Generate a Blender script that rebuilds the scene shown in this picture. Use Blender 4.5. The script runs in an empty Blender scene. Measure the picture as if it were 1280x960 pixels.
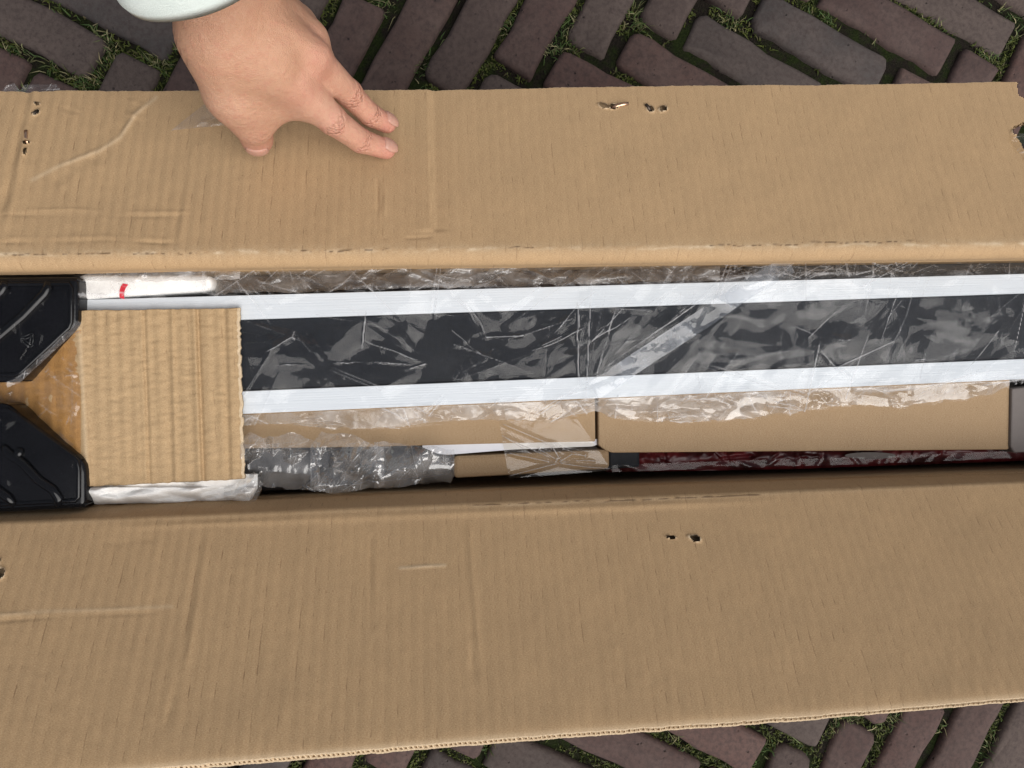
import bpy, math, random
import numpy as np
from mathutils import Vector, Matrix
random.seed(7)
rng = np.random.default_rng(7)
S = bpy.context.scene
COL = S.collection

# ------------------------------------------------------------------ camera
CAMZ = 1.0
F = 950.0                                   # focal length in pixels of a 1280 wide picture
A_ = np.array([.9961, .0257, -.0840]); A_ /= np.linalg.norm(A_)
U_ = np.array([.0840, .0, .9961]); U_ -= A_ * U_.dot(A_); U_ /= np.linalg.norm(U_)
Y_ = np.cross(U_, A_)
ROT = np.array([A_, Y_, U_])                # camera axes -> world
cam = bpy.data.cameras.new('camera')
cam.sensor_width = 36.0
cam.lens = F / 1280 * 36.0
cam.clip_start = .01
cam.clip_end = 500
camo = bpy.data.objects.new('camera', cam)
COL.objects.link(camo)
m4 = Matrix([list(ROT[0]) + [0], list(ROT[1]) + [0], list(ROT[2]) + [CAMZ], [0, 0, 0, 1]])
camo.matrix_world = m4
S.camera = camo

# ------------------------------------------------------------------ world, sun, exposure
SUN_EL, SUN_AZ = math.radians(55), math.radians(-54)    # azimuth measured from +X towards +Y
w = bpy.data.worlds.new('World')
S.world = w
w.use_nodes = True
nt = w.node_tree
sky = nt.nodes.new('ShaderNodeTexSky')
sky.sky_type = 'NISHITA'
sky.sun_disc = False
sky.sun_elevation = SUN_EL
sky.sun_rotation = math.pi / 2 - SUN_AZ
sky.air_density = 1.0
sky.dust_density = 4.0
sky.ozone_density = 1.0
hs = nt.nodes.new('ShaderNodeHueSaturation')          # an overcast sky is far less blue than the clear one
hs.inputs['Saturation'].default_value = .45
nt.links.new(sky.outputs[0], hs.inputs['Color'])
nt.links.new(hs.outputs[0], nt.nodes['Background'].inputs[0])
nt.nodes['Background'].inputs[1].default_value = .05
sl = bpy.data.lights.new('sun', 'SUN')
sl.energy = 2.0
sl.angle = math.radians(62)
sl.color = (1.0, .965, .92)
so = bpy.data.objects.new('sun', sl)
COL.objects.link(so)
sd = Vector((math.cos(SUN_EL) * math.cos(SUN_AZ), math.cos(SUN_EL) * math.sin(SUN_AZ), math.sin(SUN_EL)))
so.rotation_euler = sd.to_track_quat('Z', 'Y').to_euler()
so.location = sd * 5
S.view_settings.view_transform = 'Standard'
S.view_settings.look = 'None'
S.view_settings.gamma = 1
S.view_settings.exposure = .66
S.cycles.max_bounces = 10
S.cycles.transparent_max_bounces = 16

# ------------------------------------------------------------------ helpers
def P(px, py, z):
    """the world point at height z that lies on the sight line through photo pixel (px, py)"""
    px = np.asarray(px, float); py = np.asarray(py, float); z = np.asarray(z, float)
    cx = (px - 640) / F; cy = (480 - py) / F
    d = [ROT[i][0] * cx + ROT[i][1] * cy - ROT[i][2] for i in range(3)]
    t = (z - CAMZ) / d[2]
    return np.stack(np.broadcast_arrays(d[0] * t, d[1] * t, z), -1)

def proj(p):
    q = np.asarray(p, float) - np.array([0, 0, CAMZ])
    c = q @ ROT
    return 640 + F * c[..., 0] / -c[..., 2], 480 - F * c[..., 1] / -c[..., 2]

def smooth(x, a, b):
    t = np.clip((np.asarray(x, float) - a) / (b - a), 0, 1)
    return t * t * (3 - 2 * t)

def link(name, me, mat=None, parent=None):
    o = bpy.data.objects.new(name, me)
    COL.objects.link(o)
    if mat is not None:
        for m in (mat if isinstance(mat, (list, tuple)) else [mat]):
            me.materials.append(m)
    if parent is not None:
        o.parent = parent
    return o

def mesh(name, verts, faces, smooth_=True, uv=None, attrs=None):
    me = bpy.data.meshes.new(name)
    v = np.asarray(verts, np.float32)
    if isinstance(faces, np.ndarray):
        k = faces.shape[1]
        me.vertices.add(len(v)); me.vertices.foreach_set('co', v.ravel())
        me.loops.add(faces.size); me.loops.foreach_set('vertex_index', faces.ravel().astype(np.int32))
        me.polygons.add(len(faces))
        me.polygons.foreach_set('loop_start', np.arange(len(faces), dtype=np.int32) * k)
        me.update(calc_edges=True)
    else:
        me.from_pydata([tuple(x) for x in v], [], faces)
    if uv is not None:
        lay = me.uv_layers.new(name='UVMap')
        idx = np.empty(len(me.loops), np.int32); me.loops.foreach_get('vertex_index', idx)
        lay.data.foreach_set('uv', np.asarray(uv, np.float32)[idx].ravel())
    for k_, a in (attrs or {}).items():
        at = me.attributes.new(k_, 'FLOAT', 'POINT')
        at.data.foreach_set('value', np.asarray(a, np.float32))
    if smooth_:
        me.polygons.foreach_set('use_smooth', np.ones(len(me.polygons), bool))
    me.validate()
    return me

def tag(o, label=None, cat=None, group=None, kind=None):
    if label: o['label'] = label
    if cat: o['category'] = cat
    if group: o['group'] = group
    if kind: o['kind'] = kind
    return o

def thing(name, label, cat, loc=(0, 0, 0), group=None):
    o = bpy.data.objects.new(name, None)
    o.empty_display_size = .05
    COL.objects.link(o)
    o.location = [float(c) for c in loc]
    bpy.context.view_layer.update()
    return tag(o, label, cat, group)

def put(o, parent):
    """parent without moving (meshes are built in world coordinates)"""
    o.parent = parent
    o.matrix_parent_inverse = Matrix.Translation(-Vector(world_loc(parent)))
    return o

def world_loc(o):
    v = Vector(o.location)
    if o.parent is not None:
        v = o.matrix_parent_inverse @ v + Vector(world_loc(o.parent))
    return v

def gridfaces(nu, nv, mask=None):
    i = np.arange(nu * nv).reshape(nu, nv)
    f = np.stack([i[:-1, :-1], i[1:, :-1], i[1:, 1:], i[:-1, 1:]], -1)
    if mask is not None:
        f = f[mask]
    return f.reshape(-1, 4)

def normals(G):
    du = np.gradient(G, axis=0); dv = np.gradient(G, axis=1)
    n = np.cross(du, dv)
    n /= np.linalg.norm(n, axis=-1, keepdims=True) + 1e-12
    return n

_tabs = {}
def vnoise(x, y, seed=0):
    if seed not in _tabs:
        _tabs[seed] = np.random.default_rng(seed + 100).random((256, 256)) * 2 - 1
    T = _tabs[seed]
    xi = np.floor(x).astype(int); yi = np.floor(y).astype(int)
    fx = x - xi; fy = y - yi
    fx = fx * fx * (3 - 2 * fx); fy = fy * fy * (3 - 2 * fy)
    g = lambda a, b: T[a % 256, b % 256]
    return (g(xi, yi) * (1 - fx) + g(xi + 1, yi) * fx) * (1 - fy) + (g(xi, yi + 1) * (1 - fx) + g(xi + 1, yi + 1) * fx) * fy

def fbm(x, y, seed=0, o=3):
    s = 0; a = 1; t = 0
    for k in range(o):
        s = s + a * vnoise(x * 2 ** k, y * 2 ** k, seed + k); t += a; a *= .5
    return s / t

def segdist(X, Y, pts):
    """distance to a polyline, signed side, 0..1 run"""
    best = np.full(X.shape, 1e9); side = np.zeros(X.shape); run = np.zeros(X.shape)
    L = [math.hypot(b[0] - a[0], b[1] - a[1]) for a, b in zip(pts[:-1], pts[1:])]
    tot = sum(L); acc = 0
    for (a, b, l) in zip(pts[:-1], pts[1:], L):
        dx, dy = (b[0] - a[0]) / l, (b[1] - a[1]) / l
        t = np.clip((X - a[0]) * dx + (Y - a[1]) * dy, 0, l)
        ex = X - a[0] - dx * t; ey = Y - a[1] - dy * t
        d = np.hypot(ex, ey); m = d < best
        best = np.where(m, d, best)
        side = np.where(m, np.sign(ex * -dy + ey * dx), side)
        run = np.where(m, (acc + t) / tot, run)
        acc += l
    return best, side, run

def slab(name, poly_px, ztop, zbot, mat, parent, bevel=.0015, segs=2, smooth_=False, tops=None):
    """a prism whose top outline is seen at the given photo pixels"""
    import bmesh
    bm = bmesh.new()
    tz = tops if tops is not None else [ztop] * len(poly_px)
    T = [bm.verts.new(P(x, y, z)) for (x, y), z in zip(poly_px, tz)]
    B = [bm.verts.new((v.co.x, v.co.y, zbot)) for v in T]
    n = len(T)
    bm.faces.new(T)
    bm.faces.new(B[::-1])
    for i in range(n):
        j = (i + 1) % n
        bm.faces.new((T[i], B[i], B[j], T[j]))
    bmesh.ops.recalc_face_normals(bm, faces=bm.faces[:])
    if bevel:
        ed = [e for e in bm.edges if any(v in T for v in e.verts)]
        bmesh.ops.bevel(bm, geom=ed, offset=bevel, segments=segs, profile=.5, affect='EDGES')
    me = bpy.data.meshes.new(name)
    bm.to_mesh(me); bm.free()
    if smooth_:
        for p in me.polygons: p.use_smooth = True
    o = link(name, me, mat)
    if parent is not None: put(o, parent)
    return o

def tube(name, pts, rad, mat, parent, n=10, closed=True, flat=1.0):
    pts = np.asarray(pts, float); R = np.broadcast_to(rad, (len(pts),))
    V = []; up = np.array([0, 0, 1.])
    for i, p in enumerate(pts):
        t = pts[min(i + 1, len(pts) - 1)] - pts[max(i - 1, 0)]; t /= np.linalg.norm(t)
        s = np.cross(t, up); s /= np.linalg.norm(s) + 1e-9
        q = np.cross(s, t)
        for k in range(n):
            a = 2 * math.pi * k / n
            V.append(p + R[i] * (math.cos(a) * s + math.sin(a) * q * flat))
    Fc = []
    for i in range(len(pts) - 1):
        for k in range(n):
            k2 = (k + 1) % n
            Fc.append((i * n + k, i * n + k2, (i + 1) * n + k2, (i + 1) * n + k))
    if closed:
        Fc.append(tuple(range(n))[::-1]); Fc.append(tuple((len(pts) - 1) * n + k for k in range(n)))
    o = link(name, mesh(name, V, Fc), mat)
    if parent is not None: put(o, parent)
    return o

# ------------------------------------------------------------------ materials
class N:
    def __init__(s, name):
        s.m = bpy.data.materials.new(name); s.m.use_nodes = True
        s.t = s.m.node_tree; s.b = s.t.nodes['Principled BSDF']; s.o = s.t.nodes['Material Output']
    def n(s, typ, **kw):
        x = s.t.nodes.new('ShaderNode' + typ)
        for k, v in kw.items():
            if k.startswith('i_'):
                key = k[2:]; key = int(key) if key.isdigit() else key
                s.set(x.inputs[key], v)
            else: setattr(x, k, v)
        return x
    def set(s, inp, v):
        if hasattr(v, 'is_output') or hasattr(v, 'links'): s.t.links.new(v, inp)
        else: inp.default_value = v
    def math(s, op, a, b=0.0, c=None):
        x = s.t.nodes.new('ShaderNodeMath'); x.operation = op
        s.set(x.inputs[0], a); s.set(x.inputs[1], b)
        if c is not None: s.set(x.inputs[2], c)
        return x.outputs[0]
    def mix(s, f, a, b, mode='MIX'):
        x = s.t.nodes.new('ShaderNodeMix'); x.data_type = 'RGBA'; x.blend_type = mode
        s.set(x.inputs[0], f)
        for i, v in ((6, a), (7, b)):
            s.set(x.inputs[i], v if not isinstance(v, tuple) else (*v[:3], 1))
        return x.outputs[2]
    def coord(s, which='Object', scale=(1, 1, 1)):
        c = s.n('TexCoord'); mp = s.n('Mapping')
        s.t.links.new(c.outputs[which], mp.inputs[0]); mp.inputs['Scale'].default_value = scale
        return mp.outputs[0]
    def noise(s, vec, scale, detail=4, rough=.55):
        x = s.n('TexNoise'); s.t.links.new(vec, x.inputs['Vector'])
        x.inputs['Scale'].default_value = scale; x.inputs['Detail'].default_value = detail; x.inputs['Roughness'].default_value = rough
        return x.outputs[0]
    def ramp(s, f, lo, hi, a=0., b=1.):
        x = s.n('MapRange'); s.set(x.inputs[0], f)
        x.inputs[1].default_value = lo; x.inputs[2].default_value = hi; x.inputs[3].default_value = a; x.inputs[4].default_value = b
        return x.outputs[0]
    def bump(s, h, dist, strength=1., prev=None):
        x = s.n('Bump'); s.set(x.inputs['Height'], h); x.inputs['Distance'].default_value = dist; x.inputs['Strength'].default_value = strength
        if prev is not None: s.t.links.new(prev, x.inputs['Normal'])
        return x.outputs[0]
    def bsdf(s, **kw):
        for k, v in kw.items():
            s.set(s.b.inputs[k.replace('_', ' ')], v if not (isinstance(v, tuple) and len(v) == 3) else (*v, 1))
        return s

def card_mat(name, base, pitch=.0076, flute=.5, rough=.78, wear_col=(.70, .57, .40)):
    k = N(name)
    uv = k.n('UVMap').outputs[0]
    sep = k.n('SeparateXYZ'); k.t.links.new(uv, sep.inputs[0])
    vecf = k.n('Mapping'); k.t.links.new(uv, vecf.inputs[0]); vecf.inputs['Scale'].default_value = (1, 2.6, 1)
    fib = k.noise(vecf.outputs[0], 900, 4, .7)
    fine = k.noise(uv, 2600, 2, .6)
    blot = k.noise(uv, 22, 4, .6)
    mid = k.noise(uv, 150, 3, .6)
    # flute lines: one thin groove per flute, broken up along its length
    wob = k.math('MULTIPLY', k.math('SUBTRACT', k.noise(uv, 60, 2), .5), .0016)
    ph = k.math('FRACT', k.math('DIVIDE', k.math('ADD', sep.outputs[0], wob), pitch))
    d = k.math('ABSOLUTE', k.math('SUBTRACT', ph, .5))
    groove = k.ramp(d, .0, .075, 1, 0)
    vm = k.n('Mapping'); k.t.links.new(uv, vm.inputs[0]); vm.inputs['Scale'].default_value = (1.0, 1.3, 1)
    brk = k.ramp(k.noise(vm.outputs[0], 70, 3, .6), .50, .66)
    zone = k.ramp(k.noise(uv, 7, 2), .36, .62, .35, 1.)
    g = k.math('MULTIPLY', k.math('MULTIPLY', groove, brk), zone)
    wave = k.math('COSINE', k.math('MULTIPLY', ph, 2 * math.pi))
    c = k.mix(k.ramp(blot, .3, .7), tuple(x * .93 for x in base), tuple(x * 1.06 for x in base))
    c = k.mix(k.ramp(fib, .3, .72), k.mix(.46, c, (.16, .09, .045)), k.mix(.32, c, (.80, .66, .46)))
    c = k.mix(k.ramp(mid, .35, .7, 0, .10), c, (.22, .13, .07))
    c = k.mix(k.ramp(k.noise(uv, 480, 1), .72, .80, 0, .5), c, (.20, .12, .06))
    c = k.mix(k.math('MULTIPLY', g, .55 * min(1, flute * 2)), c, (.16, .09, .045))
    wr = k.n('Attribute', attribute_name='wear')
    c = k.mix(k.math('MULTIPLY', wr.outputs['Fac'], k.ramp(fib, .35, .6, .55, 1)), c, wear_col)
    h = k.math('ADD', k.math('MULTIPLY', wave, .12 * flute), k.math('MULTIPLY', g, -1.0 * flute))
    h = k.math('ADD', h, k.math('MULTIPLY', fib, .30))
    h = k.math('ADD', h, k.math('MULTIPLY', fine, .14))
    h = k.math('ADD', h, k.math('MULTIPLY', mid, .35))
    nb = k.bump(h, .00045, .9)
    ck = k.n('Attribute', attribute_name='crack')
    c = k.mix(ck.outputs['Fac'], c, (.085, .052, .030))
    k.bsdf(Base_Color=c, Roughness=rough, Normal=nb)
    k.b.inputs['Specular IOR Level'].default_value = .25
    return k.m

KRAFT = card_mat('kraft_cardboard', (.468, .291, .138))
KRAFT2 = card_mat('washboard_cardboard', (.425, .275, .130), flute=.45)
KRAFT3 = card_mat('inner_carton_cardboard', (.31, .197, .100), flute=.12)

def film_mat(name, haze=.05, tint=(.97, .975, .98), gloss=1.0, rough=.04, bumps=.35, hz=(.9, .9, .92), white=.45):
    k = N(name)
    k.t.nodes.remove(k.b)
    co = k.coord('Object')
    st = k.n('Mapping'); k.t.links.new(co, st.inputs[0]); st.inputs['Scale'].default_value = (1, 1, .2)
    h = k.math('ADD', k.noise(st.outputs[0], 45, 3, .5), k.math('MULTIPLY', k.noise(st.outputs[0], 200, 1, .5), .03))
    nb = k.bump(h, .004, bumps)
    ge = k.n('NewGeometry'); dt = k.n('VectorMath', operation='DOT_PRODUCT')
    k.t.links.new(ge.outputs['Incoming'], dt.inputs[0]); k.t.links.new(nb, dt.inputs[1])
    om = k.math('SUBTRACT', 1.0, k.math('MINIMUM', k.math('ABSOLUTE', dt.outputs['Value']), 1.0))
    fac = k.math('MULTIPLY', k.math('ADD', .045, k.math('MULTIPLY', k.math('POWER', om, 5.0), .85)), gloss)
    tr = k.n('BsdfTransparent'); tr.inputs[0].default_value = (*tint, 1)
    gl = k.n('BsdfGlossy'); gl.inputs['Color'].default_value = (1, 1, 1, 1); gl.inputs['Roughness'].default_value = rough
    k.t.links.new(nb, gl.inputs['Normal'])
    df = k.n('BsdfDiffuse'); df.inputs[0].default_value = (*hz, 1)
    tl = k.n('BsdfTranslucent'); tl.inputs[0].default_value = (*hz, 1)
    hm = k.n('MixShader'); hm.inputs[0].default_value = .5
    k.t.links.new(df.outputs[0], hm.inputs[1]); k.t.links.new(tl.outputs[0], hm.inputs[2])
    m1 = k.n('MixShader')
    wh = k.n('Attribute', attribute_name='crease_glint')      # highlight lines along creases, painted in as white haze
    hz_ = k.math('ADD', k.math('MULTIPLY', k.ramp(k.noise(co, 38, 3), .36, .66, .25, 1.75), haze), k.math('MULTIPLY', wh.outputs['Fac'], white))
    k.set(m1.inputs[0], k.math('MINIMUM', hz_, .95))
    k.t.links.new(tr.outputs[0], m1.inputs[1]); k.t.links.new(hm.outputs[0], m1.inputs[2])
    m2 = k.n('MixShader'); k.set(m2.inputs[0], fac)
    k.t.links.new(m1.outputs[0], m2.inputs[1]); k.t.links.new(gl.outputs[0], m2.inputs[2])
    k.t.links.new(m2.outputs[0], k.o.inputs[0])
    return k.m

FILM = film_mat('clear_film', .010, tint=(.985, .988, .99), gloss=.36, rough=.085, bumps=.15, white=.40)
FILM_CLEAR = film_mat('tight_clear_film', .001, gloss=.16, bumps=.2, white=.03)
FILM_EDGE = film_mat('bunched_clear_film', .30, gloss=1.5, rough=.12, bumps=.4, hz=(.85, .82, .80), white=.12)
FILM_WHITE = film_mat('crumpled_white_film', .17, gloss=2.2, rough=.10, bumps=.25, hz=(.90, .90, .91), white=.2)
FILM_HAZY = film_mat('hazy_film', .14, bumps=.3)
TAPE = film_mat('clear_tape', .06, tint=(.97, .95, .90), gloss=.8, rough=.12, bumps=.25)
TAPE_BROWN = film_mat('amber_tape', .03, tint=(.95, .83, .64), gloss=1.2, bumps=.4, white=.25)
TAPE_WHITE = film_mat('milky_tape', .22, gloss=1.0, bumps=.2, hz=(.75, .80, .88))

def simple(name, col, rough=.5, var=.12, scale=60, bump=.0002, spec=.5, metal=0., coat=0.):
    k = N(name); co = k.coord('Object')
    a = k.noise(co, scale, 5, .6); b = k.noise(co, scale * 9, 3, .6)
    c = k.mix(k.ramp(a, .3, .7), tuple(x * (1 - var) for x in col), tuple(min(1, x * (1 + var)) for x in col))
    h = k.math('ADD', a, k.math('MULTIPLY', b, .5))
    k.bsdf(Base_Color=c, Roughness=k.ramp(b, .3, .7, rough * .85, min(1, rough * 1.15)), Normal=k.bump(h, bump), Metallic=metal)
    k.b.inputs['Specular IOR Level'].default_value = spec
    if coat: k.b.inputs['Coat Weight'].default_value = coat; k.b.inputs['Coat Roughness'].default_value = .05
    return k.m

def strip_mat():
    k = N('white_ribbed_aluminium'); co = k.coord('Object', (.6, 1, 1))
    a = k.noise(co, 40, 3)
    st = k.n('Mapping'); k.t.links.new(k.coord('Object'), st.inputs[0]); st.inputs['Scale'].default_value = (.02, 1, 1)
    br = k.noise(st.outputs[0], 900, 3, .6)
    c = k.mix(k.ramp(br, .3, .7), (.60, .64, .685), (.66, .70, .74))
    c = k.mix(k.ramp(a, .35, .7, 0, .12), c, (.54, .59, .64))
    k.bsdf(Base_Color=c, Roughness=.42, Normal=k.bump(br, .0002, .7))
    return k.m
STRIP = strip_mat()
PANEL = simple('black_tread_rubber', (.0070, .0090, .0130), .6, .2, 200, .0002, .25)
BLACKP = simple('black_moulded_plastic', (.004, .004, .005), .14, .3, 30, .0001, .32)
DARKBAR = simple('black_painted_steel', (.020, .020, .022), .4, .25, 60, .0002, .5)
BROWNBAR = simple('dark_brown_rubber', (.055, .038, .034), .55, .3, 25, .0006, .4)
FOAM = simple('white_foam', (.86, .85, .83), .75, .05, 120, .0006, .2)
PAPER = simple('white_paper', (.74, .75, .80), .7, .03, 100, .0001, .2)
GREYBOX = simple('dull_grey_board', (.16, .142, .135), .7, .06, 60, .0002, .2)
MARK = simple('red_marker_ink', (.62, .025, .05), .6, .15, 300, .0001, .2)
COPPER = simple('copper_wire', (.80, .50, .33), .30, .1, 200, .0001, .5, metal=1.)
STEELW = simple('dark_staple_wire', (.06, .045, .035), .35, .2, 200, .0001, .5, metal=.6)
EMB = simple('embossed_black_plastic', (.016, .017, .019), .35, .2, 80, .0001, .5)
SLEEVE = None

def red_mat():
    k = N('dark_red_printed_film'); co = k.coord('Object', (1, 2, 2))
    v = k.n('TexVoronoi'); k.t.links.new(co, v.inputs['Vector']); v.inputs['Scale'].default_value = 170; v.feature = 'F1'
    a = k.noise(co, 130, 4, .7); b = k.noise(co, 30, 3)
    c = k.mix(k.ramp(b, .35, .65), (.035, .004, .006), (.13, .012, .016))
    c = k.mix(k.ramp(a, .70, .80, 0, .6), c, (.34, .18, .19))
    k.bsdf(Base_Color=c, Roughness=.38, Normal=k.bump(b, .0015))
    return k.m
REDM = red_mat()

# ------------------------------------------------------------------ ground, bricks, moss, grass
def brick_mat():
    k = N('clay_paver'); co = k.coord('Object')
    oi = k.n('ObjectInfo'); r = oi.outputs['Random']
    loc = k.n('VectorMath', operation='ADD'); k.t.links.new(co, loc.inputs[0])
    sc = k.n('VectorMath', operation='SCALE'); k.t.links.new(oi.outputs['Location'], sc.inputs[0]); sc.inputs['Scale'].default_value = 3.7
    k.t.links.new(sc.outputs[0], loc.inputs[1]); v = loc.outputs[0]
    cr = k.n('ValToRGB'); k.t.links.new(r, cr.inputs[0])
    e = cr.color_ramp.elements
    cols = [(0, (.062, .041, .039)), (.2, (.088, .048, .043)), (.38, (.060, .047, .044)), (.55, (.092, .052, .046)), (.7, (.074, .058, .052)), (.86, (.046, .045, .047)), (1, (.088, .066, .058))]
    e[0].position, e[0].color = 0, (*cols[0][1], 1)
    e[1].position, e[1].color = 1, (*cols[-1][1], 1)
    for p, c in cols[1:-1]:
        q = e.new(p); q.color = (*c, 1)
    c = cr.outputs[0]
    a = k.noise(v, 22, 5, .65); b = k.noise(v, 160, 4, .7); f = k.noise(v, 700, 3, .7)
    c = k.mix(k.ramp(a, .32, .7, 0, .8), c, k.mix(.5, c, (.115, .090, .083)))
    c = k.mix(k.ramp(b, .42, .68, 0, .7), c, (.038, .028, .028))
    c = k.mix(1.0, c, (1.10, 1.05, 1.0), 'MULTIPLY')
    c = k.mix(k.ramp(f, .62, .75, 0, .5), c, (.15, .118, .108))
    vo = k.n('TexVoronoi'); k.t.links.new(v, vo.inputs['Vector']); vo.inputs['Scale'].default_value = 75
    pit = k.ramp(vo.outputs['Distance'], .06, .16, 1, 0)
    pit = k.math('MULTIPLY', pit, k.ramp(k.noise(v, 90, 1), .5, .62))
    c = k.mix(k.math('MULTIPLY', pit, .75), c, (.02, .016, .015))
    h = k.math('ADD', k.math('MULTIPLY', a, .5), k.math('MULTIPLY', b, .35))
    h = k.math('ADD', h, k.math('MULTIPLY', f, .16)); h = k.math('SUBTRACT', h, k.math('MULTIPLY', pit, .8))
    k.bsdf(Base_Color=c, Roughness=.82, Normal=k.bump(h, .0022, .8)); k.b.inputs['Specular IOR Level'].default_value = .3
    return k.m
BRICK = brick_mat()

def soil_mat():
    k = N('mossy_joint_soil'); co = k.coord('Object')
    a = k.noise(co, 35, 4, .6); b = k.noise(co, 400, 4, .7)
    c = k.mix(k.ramp(b, .3, .7), (.008, .007, .006), (.026, .021, .016))
    g = k.mix(k.ramp(b, .3, .7), (.008, .013, .004), (.026, .036, .010))
    c = k.mix(k.ramp(a, .42, .58), c, g)
    k.bsdf(Base_Color=c, Roughness=.95, Normal=k.bump(b, .004)); k.b.inputs['Specular IOR Level'].default_value = .1
    return k.m
SOIL = soil_mat()

def island_mat(name, cols, rough=.7):
    k = N(name); g = k.n('NewGeometry'); cr = k.n('ValToRGB')
    k.t.links.new(g.outputs['Random Per Island'], cr.inputs[0])
    e = cr.color_ramp.elements
    e[0].color = (*cols[0], 1); e[1].color = (*cols[-1], 1)
    for i, c in enumerate(cols[1:-1]):
        q = e.new((i + 1) / (len(cols) - 1)); q.color = (*c, 1)
    k.bsdf(Base_Color=cr.outputs[0], Roughness=rough); k.b.inputs['Specular IOR Level'].default_value = .25
    return k.m
GRASSM = island_mat('grass_blades', [(.030, .062, .016), (.05, .085, .024), (.038, .060, .018), (.27, .23, .12), (.07, .11, .03), (.05, .09, .022), (.30, .26, .15), (.04, .08, .02)])
MOSSM = island_mat('moss_leaves', [(.024, .034, .006), (.055, .070, .012), (.085, .100, .020), (.030, .042, .009), (.075, .066, .030)])

E1 = np.array([math.cos(math.radians(-29)), math.sin(math.radians(-29))])
E2 = np.array([math.cos(math.radians(61)), math.sin(math.radians(61))])
BW, BL, GAP = .0705, .2105, .0120
def far_ground():
    k = N('distant_pavers'); co = k.coord('Object')
    a = k.noise(co, 3, 4); br = k.n('TexBrick'); k.t.links.new(co, br.inputs['Vector'])
    br.inputs['Scale'].default_value = 4.7; br.inputs['Mortar Size'].default_value = .03
    br.inputs['Color1'].default_value = (.10, .07, .066, 1); br.inputs['Color2'].default_value = (.075, .06, .06, 1); br.inputs['Mortar'].default_value = (.03, .035, .018, 1)
    k.bsdf(Base_Color=k.mix(k.ramp(a, .3, .7, 0, .3), br.outputs[0], (.09, .075, .07)), Roughness=.9)
    return k.m
g = link('ground', mesh('ground', [(-150, -150, -.035), (150, -150, -.035), (150, 150, -.035), (-150, 150, -.035)], [(0, 1, 2, 3)]), far_ground())
tag(g, 'paved street ground stretching away around the box', kind='structure')
# joint bed: soil with moss, just below the paver tops
n_ = 420
gx, gy = np.meshgrid(np.linspace(-2.4, 2.4, n_), np.linspace(-2.4, 2.4, n_), indexing='ij')
gz = -.0105 + .004 * fbm(gx * 30, gy * 30, 3) + .003 * fbm(gx * 110, gy * 110, 9)
pav = link('pavement', mesh('pavement', np.stack([gx, gy, gz], -1).reshape(-1, 3), gridfaces(n_, n_)), SOIL)
tag(pav, 'herringbone street paving of dark clay bricks with mossy joints', kind='structure')

def brick_mesh(L, W, seed):
    r = random.Random(seed)
    x, y = L / 2, W / 2
    out = []
    cr = r.uniform(.005, .010)
    for sx, sy in ((1, 1), (-1, 1), (-1, -1), (1, -1)):
        c = cr * r.uniform(.6, 1.5)
        q = [(sx * x, sy * (y - c)), (sx * (x - c * .32), sy * (y - c * .32)), (sx * (x - c), sy * y)]
        if sx * sy < 0: q = q[::-1]
        out += q
        if sx == sy:
            for f in (.62, .2, -.25, -.66): out.append((sx * x * (f + r.uniform(-.1, .1)), sy * (y + r.uniform(-.0025, .0010))))
    out = [(a + r.uniform(-.0016, .0016), b + r.uniform(-.0016, .0016)) for a, b in out]
    n = len(out); V = []
    for s, z in ((.0, -.06), (.0, -.008), (.0022, -.0025), (.0070, 0.)):
        for a, b in out:
            l = math.hypot(a, b)
            V.append((a - math.copysign(min(abs(a), s), a), b - math.copysign(min(abs(b), s), b), z + (r.uniform(-.0008, .0006) if z == 0 else 0)))
    V.append((r.uniform(-.03, .03), 0, r.uniform(-.001, .0012)))
    Fc = []
    for k in range(3):
        for i in range(n):
            j = (i + 1) % n
            Fc.append((k * n + i, k * n + j, (k + 1) * n + j, (k + 1) * n + i))
    for i in range(n):
        Fc.append((3 * n + i, 3 * n + (i + 1) % n, 4 * n))
    me = mesh('brick', V, Fc)
    me.materials.append(BRICK)
    return me
bricks = []                                   # centre x, y, angle
def lattice(anchor, region, kind):
    """herringbone: anchor is the lower left corner of an E2-directed brick"""
    for m in range(-14, 15):
        for k in range(-70, 71):
            ox = k * BW + m * (BL - BW); oy = k * BW - m * (BL + BW)
            for o2, c in ((True, (ox + BW / 2, oy + BL / 2)), (False, (ox + BL / 2, oy - BW / 2))):
                p = anchor + c[0] * E1 + c[1] * E2
                if region(p): bricks.append((p[0], p[1], math.radians(61) if o2 else math.radians(-29)))
a_top = P(640, 90, 0)[:2] - E1 * BW / 2
a_bot = P(1083, 903, 0)[:2] - E1 * BW / 2 - E2 * BL
lattice(a_top, lambda p: p[1] > 0 and abs(p[0]) < 2.2 and p[1] < 2.2, 0)
lattice(a_bot, lambda p: p[1] <= 0 and abs(p[0]) < 2.2 and p[1] > -2.2, 1)
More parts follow.
